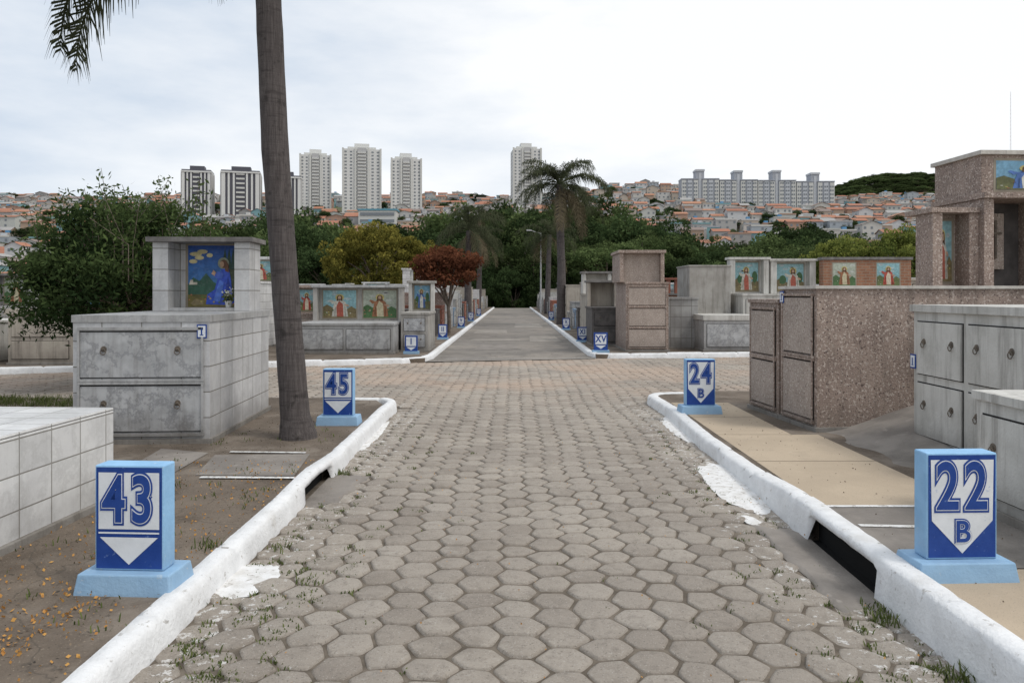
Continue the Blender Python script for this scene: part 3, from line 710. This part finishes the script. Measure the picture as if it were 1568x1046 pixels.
def niche(mb,w,z0,z1,yb,dep,body,cap,murals,roof=.07,pw=.14,kind='figure',sd=0,over=.05):
    mb.box(-w/2,w/2,yb-.08,yb,z0,z1,body)
    mb.box(-w/2,-w/2+pw,yb-dep,yb-.081,z0,z1,body); mb.box(w/2-pw,w/2,yb-dep,yb-.081,z0,z1,body)
    mb.box(-w/2-over,w/2+over,yb-dep-over,yb+over,z1+.001,z1+roof,cap)
    iw=w-2*pw; n=murals
    for i in range(n):
        mw=iw/n*.82; mural(mb,-iw/2+iw*(i+.5)/n,(z0+z1)/2,yb-.081,mw,(z1-z0)*.84,kind,sd=sd+i)
def tomb(name,X,Y,w,d,h,rot=0,body=MARB,panel=MARBF,top=None,rows=2,cols=1,z0=.1,back=None,bevel=.006,near=False,frame=None,
         corner=None,knobs=True,over=.025,slab=.06,platepos=None,parent=None):
    mb=MB(); top=top or body
    mb.box(-w/2,w/2,-d/2,d/2,-.12,h-slab-.001,body)
    mb.box(-w/2-.03,w/2+.03,-d/2-.03,d/2+.03,-.12,.05,TCONC)
    mb.box(-w/2-over,w/2+over,-d/2-over,d/2+over,h-slab,h,top)
    if rows: fronts(mb,w,h-slab-.02,-d/2,rows,cols,panel,knobs=knobs,near=near,frame=frame,z0=.12)
    if back: niche(mb,back.get('w',w),h+.001,h+back['h'],d/2,back.get('dep',.35),back.get('body',body),back.get('cap',top),back.get('n',1),
                   roof=back.get('roof',.07),pw=back.get('pw',.14),kind=back.get('kind','figure'),sd=back.get('sd',1))
    if platepos: plate(mb,platepos[0],platepos[1],-d/2-.024)
    rz=math.radians(rot)
    if corner is not None:
        cx,cy=corner; M=Matrix.Rotation(rz,2); v=M@Vector((cx*w/2,cy*d/2)); X-=v.x; Y-=v.y
    return mb.obj(name,parent=parent,loc=(X,Y,z0),rz=rz,bevel=bevel)
t=tomb('marble_tomb_with_shrine',-3.14,7.8,1.38,2.25,1.33,rot=3,body=MTILE,panel=MARBF,top=MARB,rows=2,near=True,frame=MARB,corner=(1,-1),slab=.075,over=.012,platepos=(.62,1.16))
mb=MB(); w=1.2; yb=1.06
mb.box(-w/2,w/2,yb-.10,yb,1.331,2.20,MTILE)
mb.box(-w/2,-w/2+.19,yb-.48,yb-.101,1.331,2.20,MTILE); mb.box(w/2-.19,w/2,yb-.48,yb-.101,1.331,2.20,MTILE)
mb.box(-w/2-.06,w/2+.06,yb-.55,yb+.05,2.201,2.26,DCAP)
mb.box(-w/2+.192,w/2-.192,yb-.46,yb-.102,1.332,1.37,MARB)
mural(mb,0.03,1.78,yb-.101,.66,.80,'kneel')
mb.obj('shrine',parent=t,bevel=.005)
mb=MB(); fx,fy=.30,yb-.36
mb.tube([(fx,fy,1.372),(fx,fy,1.45),(fx,fy,1.46)],[.032,.045,.048],paint((.6,.6,.58)),14)
mb.obj('flower_pot',parent=t)
q=Q(8); r=q.r
q.leaves(np.array([fx,fy,1.50])+r.normal(0,.035,(90,3)),.03,.01,r.uniform(0,1,90),0)
q.leaves(np.array([fx,fy,1.56])+r.normal(0,.03,(50,3)),.014,.012,r.uniform(.8,1,50),1)
me=q.mesh('potted_flowers',[LEAF_G,leafmat('petal_cream',(.6,.6,.35),(.8,.8,.7),.2,.05)]); o=link(bpy.data.objects.new('potted_flowers',me)); o.parent=t
tomb('white_tiled_tomb',-2.98,5.62,3.0,3.2,.70,rot=-3,body=WTILE,top=WTILE,rows=0,corner=(1,1),slab=.02,over=.0,bevel=.008)
tomb('pale_tomb',-7.2,9.4,2.2,1.1,1.6,rot=0,body=LCONC,panel=LCONC,rows=2,corner=(1,-1))
tomb('granite_tomb',3.40,8.37,.86,4.2,1.63,rot=-84,body=GRAN,panel=GRANF,top=COPE,rows=2,corner=(1,-1),slab=.035,over=.03,frame=GRAN,knobs=False,platepos=(-.36,1.5),z0=.11)
tomb('granite_tomb',3.30,9.30,.84,3.9,1.47,rot=-84,body=GRAN,panel=GRANF,top=GRAN,rows=2,corner=(1,-1),slab=.05,frame=GRAN,knobs=False,z0=.11)
mb=MB()
mb.box(0,.655,0,.2,0,1.55,GRAN)
mb.box(0,.14,-.4,-.001,0,2.66,GRAN); mb.box(.52,.655,-.4,-.001,0,2.66,GRAN); mb.box(.141,.519,-.10,-.001,1.4,2.66,GRANF)
mb.box(-.04,.656,-.44,.2,2.661,2.73,GRAN); mural(mb,.33,2.15,-.102,.26,.85,'figure',sd=3)
mb.box(.66,.80,-.5,.6,0,2.85,GRAN); mb.box(1.6,1.75,-.5,.6,0,2.85,GRAN); mb.box(.801,1.599,.1,.6,0,2.85,DARKT)
mb.box(.801,1.599,-.5,.099,0,1.65,GRANF); mb.box(.63,1.8,-.55,.65,2.851,2.93,GRAN)
mb.box(1.05,1.32,.02,.098,1.9,2.7,GRANF); mb.box(1.17,1.20,-.01,.018,2.05,2.6,METAL); mb.box(1.10,1.27,-.013,.017,2.4,2.43,METAL)
mb.box(.76,2.3,-.3,.75,2.931,3.48,GRAN); mb.box(.72,2.35,-.35,.8,3.481,3.54,COPE); mural(mb,1.42,3.20,-.301,.9,.40,'figure',sd=9)
mb.box(1.8,3.4,-.29,.9,0,2.9,GRAN)
mb.obj('granite_family_shrine',loc=(5.75,10.7,.1),rz=math.radians(3),bevel=.006)
tomb('pale_tomb',4.08,7.62,1.75,2.4,1.42,rot=-90,body=LCONC,panel=LCONC,top=LCONC,rows=2,cols=2,corner=(-1,-1),near=True,z0=.12,slab=.07,over=.03,platepos=(-.84,.85))
tomb('pale_tomb',3.33,5.38,1.7,2.4,.84,rot=-90,body=LCONC,panel=LCONC,top=LCONC,rows=1,cols=2,corner=(-1,-1),near=True,z0=.12,slab=.06)
tomb('beige_tomb',6.9,7.9,1.4,2.4,1.4,rot=-90,body=BEIGE,panel=BEIGE,rows=2,corner=(-1,-1))
tomb('grey_tomb_with_pictures',-4.28,20.2,2.5,2.0,.80,body=MARB,panel=MARBF,top=MARB,rows=1,cols=2,knobs=False,back=dict(h=.92,n=2,dep=.35,cap=MARB,body=TCONC,sd=4,pw=.12))
tomb('grey_tomb_with_picture',-2.6,20.9,.72,1.8,1.05,body=TCONC,panel=MARBF,rows=2,back=dict(h=.80,n=1,dep=.3,body=LCONC,sd=12,kind='scene',pw=.09))
tomb('picture_shrine',-5.95,21.6,.75,.5,1.0,body=GRAN,panel=GRANF,rows=1,back=dict(h=.72,n=1,dep=.2,sd=2,pw=.07))
tomb('beige_tomb',-10.35,17.5,1.35,2.3,1.22,rot=4,body=BEIGE,panel=BEIGE,rows=2,knobs=False,slab=.12,over=.06)
tomb('pale_tomb',-8.9,17.9,1.0,2.3,1.25,rot=4,body=LCONC,panel=LCONC,rows=2)
tomb('grey_tomb',-7.3,18.6,1.5,2.3,.95,rot=4,body=TCONC,panel=TCONC,rows=1)
tomb('pale_tomb',-12.4,17.2,1.6,2.3,.95,rot=4,body=LCONC,panel=LCONC,rows=1)
tomb('tall_granite_tomb',3.62,21.1,1.14,2.0,1.86,body=GRAN,panel=GRANF,rows=3,knobs=False,frame=GRAN,slab=.05)
mb=MB(); mb.box(-.6,-.5,-.9,.6,0,.78,GRAN); mb.box(.5,.6,-.9,.6,0,.78,GRAN); mb.box(-.499,.499,-.72,.6,0,.78,GRANF); mb.box(-.64,.64,-.95,.65,.781,.86,GRAN)
mb.obj('niche_tomb',loc=(3.5,21.1,1.961),bevel=.005)
tomb('grey_tiled_tomb',4.75,21.9,.95,1.6,1.45,body=GTILE,panel=GTILE,rows=0)
tomb('concrete_tomb',5.75,22.6,1.2,1.6,2.38,body=TCONC,panel=TCONC,rows=0,slab=.04)
tomb('white_marble_tomb',5.85,21.0,1.45,1.9,.98,body=MARB,panel=MARBF,top=LCONC,rows=1,knobs=False,slab=.14,over=.03)
tomb('white_tomb_with_picture',7.1,22.0,1.15,1.6,1.55,body=LCONC,panel=LCONC,rows=2,back=dict(h=1.02,n=1,dep=.35,sd=15,kind='scene',pw=.15))
tomb('white_tomb_with_picture',8.45,22.1,1.35,1.6,1.55,body=LCONC,panel=LCONC,rows=2,back=dict(h=.98,n=1,dep=.35,sd=22,kind='scene',pw=.18))
mb=MB(); mb.box(0,2.6,0,.3,0,2.55,BRICK); mb.box(-.04,2.64,-.04,.34,2.551,2.63,DCAP)
for i in range(2):
    mural(mb,.62+1.3*i,2.12,-.001,.66,.66,'figure',sd=30+i)
mb.obj('brick_picture_wall',loc=(9.2,22.2,.1),bevel=.004)
mb=MB(); mb.box(0,1.1,0,.25,0,1.5,BRICK); mb.box(-.03,1.13,-.03,.28,1.501,1.56,DCAP); 
for i in range(4): mb.box(.08+.27*i,.2+.27*i,.03,.2,1.561,2.0,REDT)
mb.box(0,1.1,.0,.24,2.001,2.07,REDT)
mb.obj('red_brick_wall',loc=(5.0,24.6,.1),bevel=.004)
tomb('dark_tomb',2.85,23.2,.95,1.9,1.15,body=DARKT,panel=DARKT,top=DARKT,rows=2,back=dict(h=.75,n=0,dep=.5,body=BEIGE,cap=DCAP,pw=.1))
tomb('stepped_tomb',2.95,25.6,1.0,1.9,1.55,body=BEIGE,panel=GRANF,rows=2,back=dict(h=.7,n=0,dep=.5,body=LCONC,cap=DCAP,pw=.12))
varm=[]
bodies=[MARB,TCONC,LCONC,BEIGE,GRAN,GTILE,WTILE,REDT,BLUET,DARKT,LCONC,TCONC,MTILE,BEIGE]
for i,bd in enumerate(bodies):
    h=[.9,1.3,1.7,.8,1.6,1.2,1.9,1.1,.9,1.0,1.5,.7,1.3,2.0][i]
    bk=dict(h=R.uniform(.6,.9),n=1,dep=.3,sd=i,cap=DCAP if i%2 else None,pw=.12) if i%3!=1 else None
    if bk and bk['cap'] is None: bk.pop('cap')
    o=tomb('variant',0,0,R.uniform(1.0,1.3),2.1,h,body=bd,panel=bd if i%2 else MARBF,rows=2 if h>1 else 1,back=bk,z0=0,bevel=0)
    varm.append(o.data); bpy.data.objects.remove(o)
for sgn in (-1,1):
    y=27.5
    while y<82:
        o=link(bpy.data.objects.new('tomb',varm[R.randrange(14)])); o.location=(sgn*3.75,y,.1); o.rotation_euler=(0,0,math.radians(90 if sgn<0 else -90)*1)
        y+=R.uniform(1.35,1.9)
fld=empty('distant_tombs')
for sgn in (-1,1):
    x=6.6
    while x<56:
        y=26+R.uniform(0,1)
        while y<82:
            if R.random()<.85:
                o=link(bpy.data.objects.new('tomb',varm[R.randrange(14)])); o.location=(sgn*(x+R.uniform(-.15,.15)),y,.08)
                o.rotation_euler=(0,0,math.radians(0 if R.random()<.8 else 90*-sgn)); o.parent=fld
                o.scale=(1,1,R.uniform(.75,1.0))
            y+=R.uniform(2.6,3.3)
        x+=R.uniform(1.45,2.4)
for (X,Y) in ((-14.5,17.2),(-16.5,17.4),(-18.5,17.2),(12.5,23.5),(14.2,23.6),(-12.0,21),(-9.5,21.5),(-7.7,22),(14,26),(12,26.2),(-14.5,21)):
    o=link(bpy.data.objects.new('tomb',varm[R.randrange(14)])); o.location=(X,Y,.1)

# ------------------------------------------------------------------ number signs
def text(parent,body,x,z,y,size,off,mat,sx=.8,name='digits',sp=1.12):
    cu=bpy.data.curves.new(name,'FONT'); cu.body=body; cu.size=size; cu.offset=off; cu.align_x='CENTER'; cu.align_y='CENTER'; cu.extrude=.0006
    cu.space_character=sp
    cu.materials.append(mat); o=link(bpy.data.objects.new(name,cu)); o.parent=parent
    o.location=(x,y,z); o.rotation_euler=(math.pi/2,0,0); o.scale=(sx,1,1); return o
def number_sign(num,letter,X,Y,w,h,z0=.1,rot=0):
    mb=MB(); d=.12
    bw,bd,bh=w*1.42,.28,.105
    t=.02
    B=[(-bw/2,-bd/2),(bw/2,-bd/2),(bw/2,bd/2),(-bw/2,bd/2)]; T=[(-bw/2+t,-bd/2+t),(bw/2-t,-bd/2+t),(bw/2-t,bd/2-t),(-bw/2+t,bd/2-t)]
    for i in range(4):
        j=(i+1)%4; mb.poly([(*B[i],-.03),(*B[j],-.03),(*T[j],bh),(*T[i],bh)],SKYB)
    mb.poly([(*p,bh) for p in T],SKYB)
    mb.box(-w/2,w/2,-d/2,d/2,bh+.001,h,SKYB)
    o=mb.obj('number_sign',loc=(X,Y,z0),rz=math.radians(rot),bevel=.008)
    f=MB(); yf=-d/2-.002
    def P(pts,y,m): f.poly([(x_*w,y,z_) for x_,z_ in pts],m)
    top=h-.011; bot=bh+.012
    P([(-.476,bot),(.476,bot),(.476,top),(-.476,top)],yf,NAVY)
    H=top-bot
    if letter:
        P([(-.43,bot+.36*H),(0,bot+.04*H),(.43,bot+.36*H),(.445,top-.045*H),(-.445,top-.045*H)],yf-.002,SWHITE)
    else:
        P([(-.44,bot+.39*H),(.44,bot+.39*H),(.44,top-.05*H),(-.44,top-.05*H)],yf-.002,SWHITE)
        P([(-.42,bot+.31*H),(0,bot+.04*H),(.42,bot+.31*H)],yf-.002,SWHITE)
        P([(-.44,bot+.345*H),(.44,bot+.345*H),(.44,bot+.362*H),(-.44,bot+.362*H)],yf-.0022,SWHITE)
    f.obj('painted_face',parent=o)
    zc=bot+(.675 if letter else .665)*H; sz=w*.92
    for off,m,dy in ((.023,NAVY,-.0035),(.0115,SWHITE,-.005),(.0065,NAVY,-.0065)):
        text(o,num,-.004,zc,yf+dy,sz,off,m,.72,sp=1.22)
    if letter:
        for off,m,dy in ((.0125,NAVY,-.0035),(.0055,SWHITE,-.005),(.0025,NAVY,-.0065)):
            text(o,letter,0,bot+.245*H,yf+dy,w*.42,off,m,.95,'letter')
    return o
number_sign('43','',-1.995,3.98,.37,.655,rot=-3)
number_sign('45','',-2.06,8.95,.36,.66)
number_sign('24','B',2.42,9.7,.38,.70,z0=.11,rot=2)
number_sign('22','B',2.43,4.12,.39,.68,z0=.11,rot=2)
def small_sign(txt,X,Y,w=.3,h=.48):
    mb=MB(); mb.box(-w/2,w/2,-.05,.05,.061,h,NAVY); mb.box(-w*.62,w*.62,-.09,.09,-.03,.06,SKYB)
    mb.box(-w*.40,w*.40,-.053,-.0505,h*.42,h*.92,SWHITE); mb.poly([(-w*.38,-.053,h*.36),(0,-.053,h*.18),(w*.38,-.053,h*.36)],SWHITE)
    o=mb.obj('number_sign',loc=(X,Y,.11),bevel=.004); text(o,txt,0,h*.67,-.055,w*.7,.006,NAVY,.8)
small_sign('XV',2.33,19.75,.36,.52); small_sign('XI',2.25,24,.32,.48); small_sign('X',2.3,32,.3,.5); small_sign('I',-2.6,19.4,.32,.46); small_sign('II',-2.35,25.5,.3,.5); small_sign('V',-2.3,34,.3,.5); small_sign('VI',-2.3,42,.3,.5)
small_sign('IX',2.3,44,.3,.5); small_sign('VII',-2.3,52,.3,.5)

# ------------------------------------------------------------------ lamp pole, mast
mb=MB(); mb.tube([(1.95+.35,60,0),(1.95+.35,60,6.5)],[.07,.045],paint((.45,.45,.45)),8); mb.tube([(2.3,60,6.45),(1.5,60,6.7)],[.03,.025],paint((.45,.45,.45)),6); mb.box(1.15,1.55,59.9,60.1,6.66,6.76,paint((.5,.5,.5)))
mb.obj('street_lamp')
mb=MB(); MC=paint((.72,.72,.72))
for sx_ in (-.5,.5): mb.tube([(sx_,0,0),(sx_*.3,0,96)],[.12,.06],MC,5)
for i in range(38): 
    z=i*2.5; a_=.5*(1-.7*z/96); b_=.5*(1-.7*(z+2.5)/96); mb.tube([(-a_,0,z),(b_,0,z+2.5)],[.04,.04],MC,4)
mb.obj('radio_mast',loc=(332,500,40))

# ------------------------------------------------------------------ distant buildings
WIN=paint((.20,.22,.24),.3); TW=paint((.66,.66,.64)); TG=paint((.46,.46,.46)); TD=paint((.10,.10,.12)); TB=paint((.53,.55,.58)); TB2=paint((.38,.40,.44)); TL=paint((.60,.60,.57))
def facade(mb,w,d,z0,z1,floors,cols,wm,ww=.5,hh=.5,off=.12):
    fh=(z1-z0)/floors
    for fl in range(floors):
        za=z0+fl*fh+fh*(1-hh)/2; zb=za+fh*hh
        for face in range(3):
            L=w if face==0 else d; n=cols if face==0 else max(2,int(cols*d/w))
            for c_ in range(n):
                u0=-L/2+L*(c_+.5-ww/2)/n; u1=u0+L*ww/n
                if face==0: p=[(u0,-d/2-off,za),(u1,-d/2-off,za),(u1,-d/2-off,zb),(u0,-d/2-off,zb)]
                elif face==1: p=[(w/2+off,u0,za),(w/2+off,u1,za),(w/2+off,u1,zb),(w/2+off,u0,zb)]
                else: p=[(-w/2-off,u1,za),(-w/2-off,u0,za),(-w/2-off,u0,zb),(-w/2-off,u1,zb)]
                mb.poly(p,wm)
def white_tower(x,y,w,d,ztop,seed,rot=.15):
    g=terr(x,y)-3; h=ztop-g; mb=MB()
    mb.box(-w/2,w/2,-d/2,d/2,0,h-4,TW)
    fl=int(h/3)
    facade(mb,w,d,3,h-5,fl,7,WIN,.42,.42)
    for u in (-.17,.17,.5,-.5):
        mb.box(u*w-.7,u*w+.7,-d/2-.9,-d/2+.1,0,h-3.4,TL)
    mb.box(-w*.12,w*.12,-d/2-.35,-d/2+.05,0,h-3,TG)
    for fl_ in range(fl): mb.box(-w*.115,w*.115,-d/2-1.3,-d/2-.36,3+fl_*(h-8)/fl,4.1+fl_*(h-8)/fl,TL)
    mb.box(-w*.38,w*.38,-d*.38,d*.38,h-3.999,h-2,TL); mb.box(-w*.2,w*.2,-d*.2,d*.2,h-1.999,h+1.5,TW)
    mb.obj('apartment_tower',loc=(x,y,g),rz=rot)
white_tower(-157,600,23,22,114.5,1,.25); white_tower(-120,600,29,22,119,2,.2); white_tower(-85,600,23,20,111.5,3,.2)
white_tower(11,610,22,20,121.5,4,.12)
def dark_tower(x,y,w,d,ztop):
    g=terr(x,y)-4; h=ztop-g; mb=MB()
    mb.box(-w/2,w/2,-d/2,d/2,0,h-3,TD)
    for u,ww in ((-.44,.05),(-.30,.025),(-.17,.025),(.17,.025),(.30,.025),(.44,.05)):
        mb.box(w*(u-ww),w*(u+ww),-d/2-.6,-d/2+.05,0,h-5,TW)
    for i in range(int(h/3)-1): mb.box(-w*.11,w*.11,-d/2-.5,-d/2+.02,2+i*3,3.1+i*3,TL)
    for u in (-.4,-.15,.1,.35):
        mb.box(w/2-.05,w/2+.6,d*u-.6,d*u+.9,0,h-5,TW); mb.box(-w/2-.6,-w/2+.05,d*u-.6,d*u+.9,0,h-5,TW)
    mb.box(-w*.5-.3,w*.5+.3,-d*.5-.9,d*.5+.3,h-4.9,h-3.9,TW)
    mb.box(-w*.25,w*.25,-d*.25,d*.25,h-2.99,h,TD)
    mb.obj('striped_apartment_tower',loc=(x,y,g),rz=.25)
dark_tower(-209,500,18,16,86); dark_tower(-180,500,24,16,85.5); dark_tower(-152,505,20,16,83)
mb=MB(); y=600; g=terr(190,600)-6
for i in range(4):
    xc=15+i*30; z1=[92,91,90.5,89.5][i]-g; c1=[100,99,99,97][i]-g
    for sx_ in (-1,1):
        xa=xc+sx_*8.2
        mb.box(xa-6.6,xa+6.6,-6,6,0,z1,TB2)
        for u in (-.72,0,.72): mb.box(xa+u*6.6-1.7,xa+u*6.6+1.7,-6.5,-5.95,0,z1-.6,TL if u else TB)
        for fl in range(int(z1/3)):
            for u in (-5.2,-3.6,-.8,.8,3.6,5.2): mb.poly([(xa+u-.55,-6.62,1+fl*3),(xa+u+.55,-6.62,1+fl*3),(xa+u+.55,-6.62,2.3+fl*3),(xa+u-.55,-6.62,2.3+fl*3)],WIN)
        mb.box(xa-6.8,xa+6.8,-6.7,6.2,z1+.01,z1+.7,TB2)
    mb.box(xc-3.2,xc+3.2,-5.4,5,0,c1-1.5,TB2); mb.box(xc-3.6,xc+3.6,-5.8,5.4,c1-1.49,c1,TB)
    mb.box(xc-1,xc+1,-5.6,-5.35,2,c1-3,TB)
mb.obj('apartment_block_row',loc=(134,600,g),rz=-.03)
mb=MB(); mb.box(0,22,0,14,0,14,paint((.6,.6,.57)))
for fl in range(3): mb.box(1,21,-.3,.02,3+fl*4,4.8+fl*4,WIN)
mb.box(-.5,22.5,-.5,14.5,14.01,15,paint((.12,.3,.38))); mb.obj('commercial_building',loc=(-90,440,terr(-80,440)-2))
mb=MB(); mb.box(0,30,0,14,0,9,paint((.6,.58,.5)))
for k in range(7): mb.box(1.5+k*4,4+k*4,-.3,.02,3,6.5,WIN)
mb.box(-.5,30.5,-.5,14.5,9.01,9.8,paint((.5,.45,.35))); mb.obj('commercial_building',loc=(-60,400,terr(-50,400)-1))

ROOF=[paint(c,.9) for c in ((.38,.17,.11),(.32,.15,.10),(.43,.22,.14),(.25,.20,.18),(.37,.36,.35),(.40,.19,.12),(.35,.17,.11))]  # roof and wall colours muted and paled, distance haze mixed into them
WALL=[paint(c,.9) for c in ((.60,.59,.57),(.50,.48,.45),(.50,.43,.36),(.42,.41,.40),(.43,.28,.21),(.62,.61,.57),(.38,.41,.44),(.58,.58,.58),(.5,.51,.48),(.45,.33,.25),(.22,.38,.40),(.34,.33,.32),(.56,.54,.5))]
mb=MB()
def house(x,y):
    w=R.uniform(6,12); d=R.uniform(6,10); h=R.choice([3.2,3.4,5.8,6.2,6.4,8.8]); g=terr(x,y)-2.0; z1=g+2.5+h; wl=R.choice(WALL); rf=R.choice(ROOF)
    x0,x1,y0,y1=x-w/2,x+w/2,y-d/2,y+d/2
    for p in ([(x0,y0,g),(x1,y0,g),(x1,y0,z1),(x0,y0,z1)],[(x1,y0,g),(x1,y1,g),(x1,y1,z1),(x1,y0,z1)],[(x0,y1,g),(x0,y0,g),(x0,y0,z1),(x0,y1,z1)]): mb.poly(p,wl)
    k=R.random(); o=.5
    if k<.44:
        r_=R.uniform(1.2,2.1); ym=y
        mb.poly([(x0-o,y0-o,z1),(x1+o,y0-o,z1),(x1+o,ym,z1+r_),(x0-o,ym,z1+r_)],rf); mb.poly([(x0-o,ym,z1+r_),(x1+o,ym,z1+r_),(x1+o,y1+o,z1),(x0-o,y1+o,z1)],rf)
        mb.poly([(x0,y0,z1),(x0,ym,z1+r_-.1),(x0,y1,z1)],wl); mb.poly([(x1,y0,z1),(x1,y1,z1),(x1,ym,z1+r_-.1)],wl)
    elif k<.62:
        r_=R.uniform(1.2,2.2)
        mb.poly([(x0-o,y0-o,z1),(x,y0-o,z1+r_),(x,y1+o,z1+r_),(x0-o,y1+o,z1)],rf); mb.poly([(x,y0-o,z1+r_),(x1+o,y0-o,z1),(x1+o,y1+o,z1),(x,y1+o,z1+r_)],rf)
        mb.poly([(x0,y0,z1),(x1,y0,z1),(x,y0,z1+r_-.1)],wl)
    else:
        mb.poly([(x0-.2,y0-.2,z1),(x1+.2,y0-.2,z1),(x1+.2,y1,z1),(x0-.2,y1,z1)],R.choice([ROOF[4],ROOF[3],WALL[3]]))
        mb.poly([(x0-.2,y0-.2,z1-.5),(x1+.2,y0-.2,z1-.5),(x1+.2,y0-.2,z1+.3),(x0-.2,y0-.2,z1+.3)],R.choice(WALL))
        if R.random()<.4:
            mb.box(x-1,x+1,y-1,y+1,z1,z1+1.8,R.choice([WALL[0],TB,paint((.12,.3,.5))]))
    nfl=max(1,int(h/2.9))
    for fl in range(nfl):
        for c_ in range(R.choice([2,3])):
            if R.random()<.85:
                u=x0+w*(c_+.5)/3+R.uniform(-.4,.8); za=g+3.2+fl*2.9; mb.poly([(u-.6,y0-.08,za),(u+.6,y0-.08,za),(u+.6,y0-.08,za+1.2),(u-.6,y0-.08,za+1.2)],WIN)
        za=g+3.2+fl*2.9
        sx_,fx=(x1+.08,1) if x<0 else (x0-.08,-1)
        mb.poly([(sx_,y-1.2,za),(sx_,y,za),(sx_,y,za+1.2),(sx_,y-1.2,za+1.2)],WIN)
y=215
while y<900:
    x=-.86*y
    while x<.86*y:
        if R.random()<.86 and not (-232<x<-140 and 480<y<520) and not(-175<x<-70 and 575<y<625) and not (130<x<265 and 580<y<615): house(x,y+R.uniform(-3,3))
        x+=R.uniform(8.5,14)
    y+=R.uniform(11,15)+y*.006
mb.obj('hillside_houses')

# ------------------------------------------------------------------ sky, sun, camera
w=bpy.data.worlds.new('World'); scene.world=w; w.use_nodes=True; nt=w.node_tree
for n_ in list(nt.nodes): nt.nodes.remove(n_)
out=nt.nodes.new('ShaderNodeOutputWorld'); sky=nt.nodes.new('ShaderNodeTexSky'); sky.sky_type='NISHITA'; sky.sun_disc=False
S=Vector((.75,-.35,1.25)).normalized()
sky.sun_elevation=math.asin(S.z); sky.sun_rotation=math.atan2(S.x,S.y)
b1=nt.nodes.new('ShaderNodeBackground'); b1.inputs[1].default_value=.10; nt.links.new(sky.outputs[0],b1.inputs[0])
tc=nt.nodes.new('ShaderNodeTexCoord'); mp=nt.nodes.new('ShaderNodeMapping'); mp.inputs['Scale'].default_value=(1,1,3.2); mp.inputs['Location'].default_value=(.3,0,.2)
nt.links.new(tc.outputs['Generated'],mp.inputs[0])
ns=nt.nodes.new('ShaderNodeTexNoise'); ns.inputs['Scale'].default_value=2.6; ns.inputs['Detail'].default_value=7; ns.inputs['Roughness'].default_value=.55
nt.links.new(mp.outputs[0],ns.inputs[0])
sp=nt.nodes.new('ShaderNodeSeparateXYZ'); nt.links.new(tc.outputs['Generated'],sp.inputs[0])
ad=nt.nodes.new('ShaderNodeMath'); ad.operation='MULTIPLY_ADD'; ad.inputs[1].default_value=.34; nt.links.new(sp.outputs[0],ad.inputs[0]); nt.links.new(ns.outputs['Fac'],ad.inputs[2])
cr=nt.nodes.new('ShaderNodeValToRGB'); cr.color_ramp.elements[0].position=.24; cr.color_ramp.elements[0].color=(.545,.61,.695,1)
cr.color_ramp.elements[1].position=.56; cr.color_ramp.elements[1].color=(.83,.84,.85,1)
nt.links.new(ad.outputs[0],cr.inputs[0])
b2=nt.nodes.new('ShaderNodeBackground'); b2.inputs[1].default_value=1.28; nt.links.new(cr.outputs[0],b2.inputs[0])
mx=nt.nodes.new('ShaderNodeMixShader'); mx.inputs[0].default_value=.92
nt.links.new(b1.outputs[0],mx.inputs[1]); nt.links.new(b2.outputs[0],mx.inputs[2]); nt.links.new(mx.outputs[0],out.inputs[0])
sl=bpy.data.lights.new('sun','SUN'); sl.energy=1.5; sl.angle=math.radians(14); sl.color=(1,.96,.90)
so=link(bpy.data.objects.new('sun',sl)); so.rotation_euler=S.to_track_quat('Z','Y').to_euler(); so.location=(10,-10,30)
cam=bpy.data.cameras.new('camera'); co=link(bpy.data.objects.new('camera',cam)); co.location=(0,0,1.65); co.rotation_euler=(math.pi/2,0,0)
cam.sensor_width=36; cam.lens=26.4; cam.shift_y=-.0466; cam.clip_start=.05; cam.clip_end=9000
scene.camera=co
scene.view_settings.view_transform='Standard'; scene.view_settings.look='None'; scene.view_settings.exposure=0
